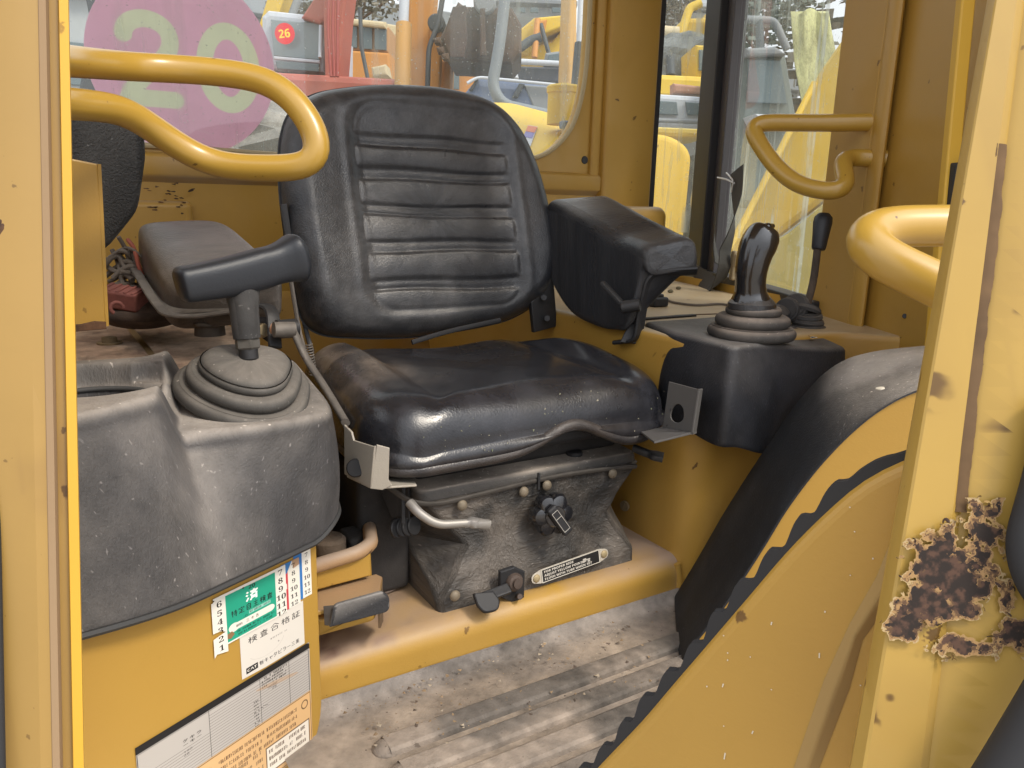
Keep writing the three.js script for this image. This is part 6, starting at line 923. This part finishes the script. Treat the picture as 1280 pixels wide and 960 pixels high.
{ // the machine's own tank behind the cab
  const t = thing('fuel_tank', 'yellow tank hood close behind the rear window with a small decal', 'tank', onD(670, 230, 2.5));
  const A = onD(520, 222, 2.25), B = onD(735, 228, 2.25), C = onD(742, 152, 2.75), D_ = onD(640, 128, 3.0), E_ = onD(520, 128, 3.0);
  part('hood', slab(fillet([A, B, C, D_, E_], [.02, .06, .12, .05, .02], true), .5, { dir: v3(0, -1, 0), bevel: .03, bs: 5 }), Y2, t);
  const n = new THREE.Vector3(); { const L = [A, B, C, D_, E_]; L.forEach((a, i) => { const b = L[(i + 1) % 5]; n.x += (a.y - b.y) * (a.z + b.z); n.y += (a.z - b.z) * (a.x + b.x); n.z += (a.x - b.x) * (a.y + b.y); }); n.normalize(); if (n.y < 0) n.negate(); }
  const q = (x, y, o) => onP(x, y, A.clone().addScaledVector(n, o), n);
  part('decal', slab([q(660, 157, .002), q(672, 159, .002), q(663, 183, .002), q(651, 180, .002)], .002, { dir: n, bevel: 0 }), WHT, t, 'white decal on the tank'); part('decal_band', slab([q(660, 157, .0045), q(672, 159, .0045), q(668, 166, .0045), q(657, 164, .0045)], .001, { dir: n, bevel: 0 }), paint(.6, .16, .05), t); part('decal_band', slab([q(657, 164.5, .0045), q(668, 166.5, .0045), q(665, 173, .0045), q(654, 171, .0045)], .001, { dir: n, bevel: 0 }), paint(.16, .14, .4), t);
  const c = onD(703, 156, 2.62); part('filler_neck', lathe([[0, 0], [.052, 0], [.052, .098], [.056, .10], [.057, .118], [.05, .124], [.018, .125], [.016, .131], [0, .132]], c), Y2, t, 'yellow filler neck with cap');
  part('blue_cap', lathe([[0, 0], [.022, 0], [.024, .006], [.024, .02], [.018, .024], [0, .025]], onD(708, 161, 2.55)), BLU, t, 'small blue cap');
}
single('bent_pipe', rodD([[638, -60, 3.3], [624, 60, 3.3], [615, 108, 3.3], [628, 131, 3.3], [690, 145, 3.35]], .024, { f: .12 }), paint(.16, .18, .2), 'grey bent pipe standing behind the rear window', 'pipe');
single('exhaust_stack', [rodD([[712, -60, 3.8], [706, 112, 3.8]], .033), rodD([[716, -60, 3.85], [716, 100, 3.85]], .018)], paint(.5, .3, .1), 'tan upright stack at the right side of the rear window', 'exhaust pipe');
{ const t = thing('white_pipe', 'white pipe with dark sleeve just right of the tan stack', 'pipe', onD(722, 110, 3.7)); part('upper_pipe', rodD([[729, -60, 3.7], [724, 54, 3.7]], .014), WHT, t); part('sleeve', rodD([[724, 54, 3.7], [719, 112, 3.7]], .022), DRK, t); }
{ const t = thing('dark_upright', 'dark slanting upright outside the left of the rear window', 'post', onD(150, 80, 3)); part('post', pr([[92, -60], [125, -60], [158, 62], [118, 62]], 3, .12), DRK, t); part('foot', pr([[100, 90], [180, 96], [186, 160], [88, 160]], 3, .3), DRK, t); }
{ // blue grey bonnet of a machine
  const t = thing('engine_hood', 'blue-grey machine bonnet seen over the backrest', 'machine', onD(640, 150, 5));
  part('hood', pr([[580, 116], [596, 97], [690, 106], [700, 160], [572, 150]], 5, 1.4, { b: .05 }), BLU, t); part('top_edge', rodD([[584, 104, 4.95], [597, 96.5, 4.95], [694, 106, 4.95]], .01), WHT, t); part('vent', pr([[586, 112], [596, 97], [599, 97], [590, 113]], 4.97, .05), DRK, t); part('vent', pr([[640, 121], [649, 104], [656, 105], [647, 122]], 4.97, .05), DRK, t); part('side_panel', pr([[655, 106], [700, 109], [700, 140], [668, 138]], 4.98, .05), GRY, t); part('lower_edge', rodD([[632, 134, 4.9], [690, 143, 4.9]], .014), WHT, t);
}
{ const t = thing('dark_truck', 'dark truck bed parked before the yellow excavator', 'truck', onD(670, 120, 7)); part('bed', pr([[628, 82], [705, 84], [706, 104], [628, 100]], 7, 1.6), paint(.06, .065, .085), t); part('rail', rodD([[632, 76, 6.95], [704, 80, 6.95]], .025), WHT, t); part('cab', pr([[682, 66], [705, 63], [706, 80], [680, 80]], 7, 1.2), GRY, t); part('window', pr([[686, 68], [702, 66], [703, 76], [684, 77]], 6.98, .03), WIN, t); part('hose', rodD([[634, 72, 6.9], [638, 88, 6.9], [640, 100, 6.9]], .06), WHT, t); }
{ const t = thing('yellow_excavator', 'yellow excavator body at the upper right of the rear window', 'excavator', onD(680, 110, 9)); part('boom', pr([[646, 40], [668, 22], [712, 18], [712, 30], [676, 44], [660, 66], [648, 64]], 9, .7), Y2, t); part('body', pr([[648, 44], [662, 60], [690, 52], [712, 26], [712, 74], [650, 76]], 9.2, 1.6), Y2, t); part('cylinder', rodD([[672, 24, 8.9], [668, 72, 8.9]], .035), OR, t); part('cylinder', rodD([[676, 30, 8.9], [688, 74, 8.9]], .025), DRK, t); part('dark_arm', rodD([[650, 60, 8.9], [664, 50, 8.9], [676, 46, 8.9]], .05), DRK, t); part('tip', pr([[672, 26], [684, 24], [680, 46], [671, 40]], 8.95, .1), OR, t); }
{ // orange boom and digging bucket
  const t = thing('orange_boom', 'orange excavator boom columns left of the rusty bucket', 'excavator boom', onD(510, 115, 5.5));
  part('boom', pr([[508, -60], [546, -60], [538, 60], [534, 130], [512, 130]], 5.5, .3), OR, t); part('cylinder', rodD([[508, -60, 5.35], [504, 35, 5.35]], .035), WHT, t); part('cylinder', rodD([[505, 30, 5.35], [503, 110, 5.35]], .055), paint(.5, .27, .08), t); part('link', pr([[537, 34], [552, 34], [548, 120], [536, 120]], 5.45, .18), OR, t); part('link', pr([[552, 76], [566, 74], [564, 130], [550, 130]], 5.7, .18), OR, t); part('pin', cyl(onD(545, 28, 5.4), onD(545, 28, 5.4).addScaledVector(FH, .3), .06), DRK, t); part('hose', rodD([[556, -20, 5.4], [548, 30, 5.4], [536, 60, 5.4], [534, 120, 5.4]], .018), DRK, t);
}
{ const t = thing('rusty_bucket', 'rusty brown excavator bucket hanging behind the rear window', 'bucket', onD(600, 78, 5)); const shell = [[572, 0], [580, 6], [640, 8], [652, 30], [652, 66], [640, 80], [600, 76], [560, 74], [546, 52], [552, 40]];
  part('shell', pr(shell, 5, .75, { b: .05 }), BRN, t); part('side_plate', pr([[566, 8], [582, 6], [584, 50], [580, 72], [562, 72], [552, 50]], 4.94, .05), std({ color: rgb(.085, .045, .03), map: texDirt, roughness: .9 }), t); part('rib', pr([[600, 10], [606, 10], [608, 70], [600, 70]], 4.95, .04), BRN, t); part('rib', pr([[622, 12], [628, 12], [630, 70], [622, 70]], 4.95, .04), BRN, t); for (const [x, y] of [[546, 50], [550, 62], [556, 70]]) part('tooth', pr([[x - 5, y - 3], [x + 4, y - 5], [x + 5, y + 5], [x - 3, y + 4]], 4.93, .1), BRN, t); part('hanger', pr([[590, -50], [622, -50], [616, 10], [592, 10]], 5.1, .3), paint(.3, .14, .06), t); part('pin', cyl(onD(606, 2, 4.95), onD(606, 2, 4.95).addScaledVector(FH, .4), .07), GRY, t); }
{ const t = thing('orange_cab', 'orange machine cab with cream roof behind the window, left of the boom', 'excavator', onD(460, 105, 8)); part('body', pr([[424, 62], [486, 66], [490, 112], [420, 112]], 8, 2), OR, t); part('roof', pr([[424, 21], [482, 27], [482, 35], [424, 29]], 7.95, 2), CREAM, t); part('frame', pr([[424, 28], [486, 34], [486, 66], [424, 62]], 8.05, 1.6), paint(.45, .25, .12), t); part('window', pr([[427, 31], [446, 33], [446, 60], [427, 59]], 8.02, .03), WIN, t); part('window', pr([[449, 33], [465, 34], [465, 62], [449, 61]], 8.02, .03), WIN, t); part('window', pr([[468, 35], [483, 36], [483, 63], [468, 62]], 8.02, .03), WIN, t); part('work_lamp', pr([[464, 84], [482, 80], [485, 94], [466, 96]], 7.8, .3), CREAM, t); part('wire', rodD([[450, 10, 7.7], [452, 60, 7.7], [462, 110, 7.7]], .02), DRK, t); }
{ // red excavator with the grey-white cab carrying number 26
  const t = thing('red_excavator', 'red excavator with a white cab bearing the number 26', 'excavator', onD(390, 110, 6));
  part('body', pr([[300, 84], [350, 90], [496, 98], [500, 140], [300, 140]], 5.8, 1.6, { b: .05 }), RD, t);
  part('arm', pr([[404, -60], [440, -60], [430, 20], [424, 98], [406, 98], [404, 30]], 5.7, .35), RD, t); part('link', pr([[376, 22], [404, -20], [412, 20], [400, 30]], 5.9, .2), RD, t); for (let k = 0; k < 3; k++) part('hose', rodD([[412 + k * 6, -60, 5.65], [410 + k * 6, 40, 5.65], [414 + k * 4, 96, 5.65]], .012), paint(.3, .05, .04), t);
  part('cab', pr([[326, 20], [334, 12], [398, 19], [406, 26], [406, 92], [326, 86]], 6, 1.1, { b: .04 }), WHT, t);
  part('cab_window', pr([[338, 24], [400, 29], [399, 75], [342, 70]], 5.96, .03), std({ color: rgb(.22, .26, .27), roughness: .2 }), t); part('lower_window', pr([[344, 76], [399, 80], [399, 90], [346, 86]], 5.96, .03), WIN, t); part('window_bar', pr([[342, 70], [400, 75], [400, 79], [342, 74]], 5.95, .03), WHT, t); part('grab_bar', rodD([[401, 32, 5.9], [400, 72, 5.9]], .014), WHT, t);
  const c = onD(356, 42, 5.9), r = onD(356, 42, 5.9).distanceTo(onD(368.5, 42, 5.9)); const [cv, x] = canv(256, 256); x.fillStyle = '#d8262c'; x.fillRect(0, 0, 256, 256); x.fillStyle = '#f2d33c'; x.font = 'bold 140px sans-serif'; x.textAlign = 'center'; x.save(); x.translate(128, 176); x.rotate(-.14); x.fillText('26', 0, 0); x.restore(); const tx = new THREE.CanvasTexture(cv); tx.colorSpace = THREE.SRGBColorSpace;
  const g = new THREE.CircleGeometry(r, 40); g.userData.uvDone = true; g.applyMatrix4(new THREE.Matrix4().makeBasis(RH, v3(0, 1, 0), FH.clone().negate()).setPosition(c)); part('number_disc', g, std({ map: tx, roughness: .6 }), t, 'red disc with yellow number 26');
}
{ const t = thing('scrap_heap', 'grey rubble heap low behind the rear window by the pink sticker', 'heap', onD(330, 190, 4.5)); const g = new THREE.IcosahedronGeometry(1, 5); const p = g.attributes.position; for (let i = 0; i < p.count; i++) { const k = 1 + .35 * (fbm3(p.getX(i) * 5, p.getY(i) * 5, p.getZ(i) * 5, 4) - .5) * 2; p.setXYZ(i, p.getX(i) * k * 1.3, p.getY(i) * k * .38, p.getZ(i) * k * .7); } g.computeVertexNormals(); const c = onD(310, 214, 5.0); g.translate(c.x, c.y, c.z); part('rubble', tint(g, (q) => mix([.12, .11, .10], [.6, .56, .5], fbm3(q.x * 14, q.y * 14, q.z * 14))), M.dirtV, t); }
{ const t = thing('pale_building', 'pale grey building beyond the yellow excavator at the top of the rear window', 'building', onD(680, 20, 25)); part('wall', pr([[620, -60], [720, -60], [720, 24], [620, 20]], 25, 6), paint(.42, .44, .47), t); part('roof', pr([[615, -4], [722, 1], [722, 6], [615, 2]], 24.8, 1), GRY, t); for (const [a, b] of [[646, 657], [663, 673], [690, 712]]) part('window', pr([[a, 9], [b, 9.5], [b, 16], [a, 15.5]], 24.9, .1), WIN, t); }
{ // far bushes at the top of the rear window and beyond the side panes
  seed = 301; const bush = (px, D, w, label, c1, c2, n) => { const t = thing('yard_tree', label, 'tree', onD(px[0][0], 150, D)); const gs = []; for (let k = 0; k < n; k++) { const [x, y] = px[Math.floor(rnd() * px.length)]; const p = onD(x + (rnd() - .5) * w, y + (rnd() - .5) * w * .6, D + rnd() * 1.5), s = .04 + .07 * rnd(); const f = new THREE.PlaneGeometry(s, s * .7).rotateX(rnd() * 6).rotateY(rnd() * 6).translate(p.x, p.y, p.z), c = mix(c1, c2, rnd()); gs.push(tint(f, () => c)); } part('crown', gs, M.dirtV, t); part('trunk', rodD([[px[0][0], 60, D + .5], [px[0][0] - 3, 160, D + .5]], .08), BRN, t); for (let k = 0; k < 6; k++) part('limb', rodD([[px[0][0], 70, D + .5], [px[0][0] + (rnd() - .5) * w, 40, D + .5], [px[0][0] + (rnd() - .5) * w * 2, -10, D + .6]], .022), BRN, t); };
  bush([[440, 5], [460, 0], [475, 8], [425, -10], [380, 0], [360, 4]], 13, 60, 'brownish sparse tree above the orange cab', [.3, .26, .2], [.14, .13, .08], 900);
  bush([[840, 10], [830, 30], [850, 0]], 14, 50, 'bare brown tree at the upper left of the side window', [.28, .22, .15], [.14, .11, .07], 600);
  bush([[950, 20], [975, 10], [960, 40], [990, 30], [1000, 5]], 12, 60, 'grey-green tree at the top of the wide side pane', [.3, .34, .3], [.12, .15, .12], 900);
}
{ const t = thing('warehouse', 'long pale grey warehouse beyond the whole yard, its roof out of view', 'building', V(9, -2, -27)); for (const [y, m] of [[0, 'wall']]) part(m, box(-12, 34, -2.2, 5.6, -31, -28, .05), paint(.34, .36, .37), t); part('roof', box(-13, 35, 5.6, 6.6, -32, -27.5, .05), paint(.24, .26, .28), t); for (let k = 0; k < 9; k++) part('shutter', box(-9 + k * 5, -6 + k * 5, -2.2, 1.8, -28, -27.9, .02), paint(.26, .3, .34), t); for (let k = 0; k < 9; k++) part('window', box(-9 + k * 5, -7 + k * 5, 3, 4.2, -28, -27.92, .02), WIN, t); }
{ // far-off belt of bare trees and sheds closing the yard
  seed = 77; const gs = []; for (let k = 0; k < 5200; k++) { const a = -.35 + rnd() * 1.75, D = 34 + 6 * rnd(), y = -1.4 + Math.pow(rnd(), .8) * (9.5 + 2.5 * Math.sin(a * 9)), s = .25 + .5 * rnd(); const c = mix([.30, .27, .22], [.17, .18, .14], rnd()); gs.push(tint(new THREE.PlaneGeometry(s, s * .7).rotateX(rnd() * 6).rotateY(rnd() * 6).translate(Math.sin(a) * D, y, -Math.cos(a) * D), () => c)); }
  const m = single('tree_belt', gs, M.dirtV, 'grey-brown belt of bare trees far behind the machines', 'trees'); m.userData.kind = 'stuff';
}
// through the side window
{ const t = thing('side_tank', 'big yellow rounded tank behind the narrow side pane', 'tank', onD(830, 300, 3.3)); part('shell', slab(fillet([onD(700, 165, 3.3), onD(838, 166, 3.3), onD(866, 186, 3.3), onD(852, 330, 3.3), onD(700, 330, 3.3)], [.02, .10, .08, .02, .02], true), .6, { dir: FH, bevel: .03, bs: 4 }), Y2, t); part('top_shelf', pr([[700, 152], [897, 162], [896, 168], [850, 172], [700, 166]], 3.5, .6), paint(.5, .38, .08), t); }
{ const t = thing('white_van', 'white van with dark windows seen low through the narrow side pane', 'van', onD(850, 165, 7)); part('body', pr([[806, 116], [884, 121], [890, 132], [892, 164], [806, 160]], 7, 1.8, { b: .04 }), WHT, t); part('window', pr([[810, 125], [846, 127], [848, 144], [810, 142]], 6.97, .04), WIN, t); part('window', pr([[857, 127], [884, 129], [887, 144], [860, 144]], 6.97, .04), WIN, t); part('sill', rodD([[808, 150, 6.95], [890, 153, 6.95]], .02), GRY, t); part('red_lamp', pr([[813, 104], [820, 104], [820, 115], [813, 115]], 6.97, .1), paint(.6, .06, .05), t); part('orange_rack', pr([[842, 104], [880, 108], [880, 118], [842, 116]], 7.2, .2), paint(.4, .2, .12), t); }
{ const t = thing('covered_load', 'dark netted load parked behind the white van', 'load', onD(850, 130, 9)); const c = onD(855, 90, 9.5); const g = new THREE.IcosahedronGeometry(1, 5), p = g.attributes.position; for (let i = 0; i < p.count; i++) { const k = 1 + .22 * (fbm3(p.getX(i) * 4, p.getY(i) * 7, p.getZ(i) * 4, 4) - .5) * 2; p.setXYZ(i, p.getX(i) * k * .62, p.getY(i) * k * .42, p.getZ(i) * k * .6); } g.computeVertexNormals(); g.translate(c.x, c.y, c.z); part('net_cover', tint(g, (q) => mix([.10, .11, .115], [.34, .36, .36], fbm3(q.x * 9, q.y * 3, q.z * 9))), M.dirtV, t); part('flatbed', pr([[800, 110], [905, 114], [905, 122], [800, 118]], 9, 1.5), GRY, t); }
{ const t = thing('yellow_loader', 'yellow loader with a green emblem at the top of the side window', 'loader', onD(870, 48, 11)); part('body', pr([[824, 36], [846, 32], [856, 22], [884, 22], [890, 10], [916, 18], [914, 52], [824, 48]], 11, 1.5, { b: .06 }), Y2, t); part('barrel', rodD([[822, 40, 10.8], [848, 42, 10.8]], .09), CREAM, t); part('arm', rodD([[850, 46, 10.8], [862, 10, 10.8], [876, 4, 10.8]], .06), Y2, t); part('side_plate', pr([[884, 20], [892, 8], [908, 18], [906, 50], [886, 48]], 10.8, .1), paint(.55, .33, .04), t); part('emblem_disc', pr(Array.from({ length: 16 }, (_, i) => [897 + 4.4 * Math.cos(i * .3927), 30 + 5.6 * Math.sin(i * .3927)]), 10.7, .05, { b: .005 }), WHT, t); part('emblem_cross', [pr([[895.6, 27], [898.4, 27], [898.4, 33], [895.6, 33]], 10.64, .05, { b: .005 }), pr([[894, 28.6], [900, 28.6], [900, 31.4], [894, 31.4]], 10.63, .05, { b: .005 })], paint(.05, .3, .14), t); }
{ const t = thing('white_shed', 'white shed roof at the very top of the side window', 'building', onD(880, 20, 22)); part('wall', pr([[840, -30], [920, -28], [920, 20], [840, 18]], 22, 4), paint(.5, .52, .55), t); part('roof', pr([[836, 0], [924, 4], [924, 10], [836, 7]], 21.8, 4), WHT, t); part('band', pr([[866, 12], [890, 13], [890, 16], [866, 15]], 21.9, .1), DRK, t); }
{ const t = thing('orange_machine', 'orange machine flank low between red excavator and boom behind the backrest', 'machine', onD(500, 130, 10)); part('flank', pr([[480, 40], [600, 60], [600, 150], [480, 150]], 10, 2), OR, t); part('roof', pr([[476, 28], [606, 50], [606, 62], [476, 42]], 9.9, 2.2), CREAM, t); part('window', pr([[488, 48], [506, 50], [506, 84], [488, 82]], 9.97, .05), WIN, t); part('window', pr([[552, 78], [574, 80], [574, 112], [552, 110]], 9.97, .05), WIN, t); }
{ const t = thing('parked_dozer', 'yellow dozer with dark cab glass between the white van and the netted load', 'bulldozer', onD(850, 160, 8)); part('hood', pr([[812, 92], [900, 96], [900, 126], [812, 122]], 8, 1.4, { b: .05 }), Y2, t); part('cab', pr([[870, 56], [910, 58], [910, 98], [870, 96]], 8.2, 1.2), Y2, t); part('window', pr([[874, 62], [906, 64], [906, 90], [874, 88]], 8.17, .04), WIN, t); part('stack', rodD([[838, 70, 8.1], [838, 94, 8.1]], .05), DRK, t); }
{ const t = thing('yellow_crane_boom', 'plain yellow boom rising behind the red excavator cab', 'boom', onD(300, 120, 12)); part('boom', pr([[296, 120], [318, 120], [372, -60], [352, -60]], 12, .5), Y2, t); part('cylinder', rodD([[330, 110, 11.8], [372, 0, 11.8]], .06), GRY, t); }
{ const t = thing('old_tyre', 'old dark tyre leaning beside the yellow tank outside', 'tyre', onD(880, 300, 4)); const c = onD(876, 250, 4.0); part('tread', new THREE.TorusGeometry(.16, .07, 12, 36).rotateY(-rad(YAW) + .5).translate(c.x, c.y, c.z), std({ color: rgb(.06, .06, .055), map: texDirt, roughness: .95 }), t); part('rim', new THREE.CylinderGeometry(.1, .1, .05, 24).rotateX(Math.PI / 2).rotateY(-rad(YAW) + .5).translate(c.x, c.y, c.z), paint(.28, .2, .06), t); }
{ const t = thing('grey_cab', 'dusty green-grey machine cab behind the wide side pane', 'machine', onD(960, 260, 6)); part('body', pr([[926, 64], [984, 66], [1000, 160], [1002, 260], [920, 260]], 6, 1.4, { b: .06 }), paint(.13, .15, .135), t); part('window', pr([[936, 74], [976, 75], [984, 130], [934, 128]], 5.97, .04), WIN, t); part('top_rail', rodD([[930, 24, 6.1], [968, 26, 6.1], [984, 62, 6.1]], .03), GRY, t); part('post', rodD([[950, 26, 6.1], [950, 64, 6.1]], .03), DRK, t); part('roof_panel', pr([[932, 60], [970, 58], [984, 68], [934, 70]], 5.9, 1.5), GRY, t); part('white_ledge', pr([[944, 142], [984, 144], [1000, 158], [950, 156]], 5.8, .5), WHT, t); }
{ const t = thing('pale_cover', 'pale yellow-green cover sheet beyond the wide side pane', 'cover', onD(1010, 110, 8)); const rows = [[988, 1036, 14], [990, 1040, 40], [993, 1048, 80], [1000, 1052, 120], [1012, 1056, 170], [1010, 1060, 260]]; const g = loft(rows.map(([a, b, y]) => { const n = 40, f = [], k = []; for (let i = 0; i <= n; i++) { const u = i / n, d = 8 + .03 * Math.sin(u * 11 + y * .03) + .012 * Math.sin(u * 29 + y * .05); f.push(onD(a + (b - a) * u, y + 4 * Math.sin(u * 9), d)); k.push(onD(a + (b - a) * (1 - u), y, 8.4)); } return [...f, ...k]; }), { caps: true, crease: 0 }); part('sheet', tint(g, () => [.66, .66, .34]), M.dirtV, t); }
{ const t = thing('yellow_push_arm', 'broad yellow diagonal arm just outside the wide side pane', 'machine arm', onD(960, 330, 2.9)); const n = v3(.8, 0, -.6).normalize(); part('arm', pr([[1024, 90], [1150, -90], [1190, 120], [1040, 246], [985, 288], [930, 330], [900, 330], [928, 278]], 2.9, .3, { n, b: .03 }), Y2, t); part('edge_bead', rodD([[1018, 104, 2.86], [930, 276, 2.8], [905, 322, 2.78]], .012), Y2, t); part('lower_plate', pr([[870, 330], [930, 322], [985, 292], [1060, 230], [1080, 430], [860, 420]], 3.15, .1, { n, b: .01 }), paint(.42, .34, .09, .85), t); }
{ const t = thing('grey_machine_wall', 'dull grey machine flank far behind the side windows', 'machine', onD(900, 300, 10)); part('flank', pr([[770, 150], [1060, 140], [1080, 400], [770, 400]], 9.5, 1.5), paint(.22, .23, .2), t); part('cover', pr([[780, 170], [900, 168], [900, 200], [780, 200]], 9.4, .2), GRY, t); }
renderer.render(scene, camera);
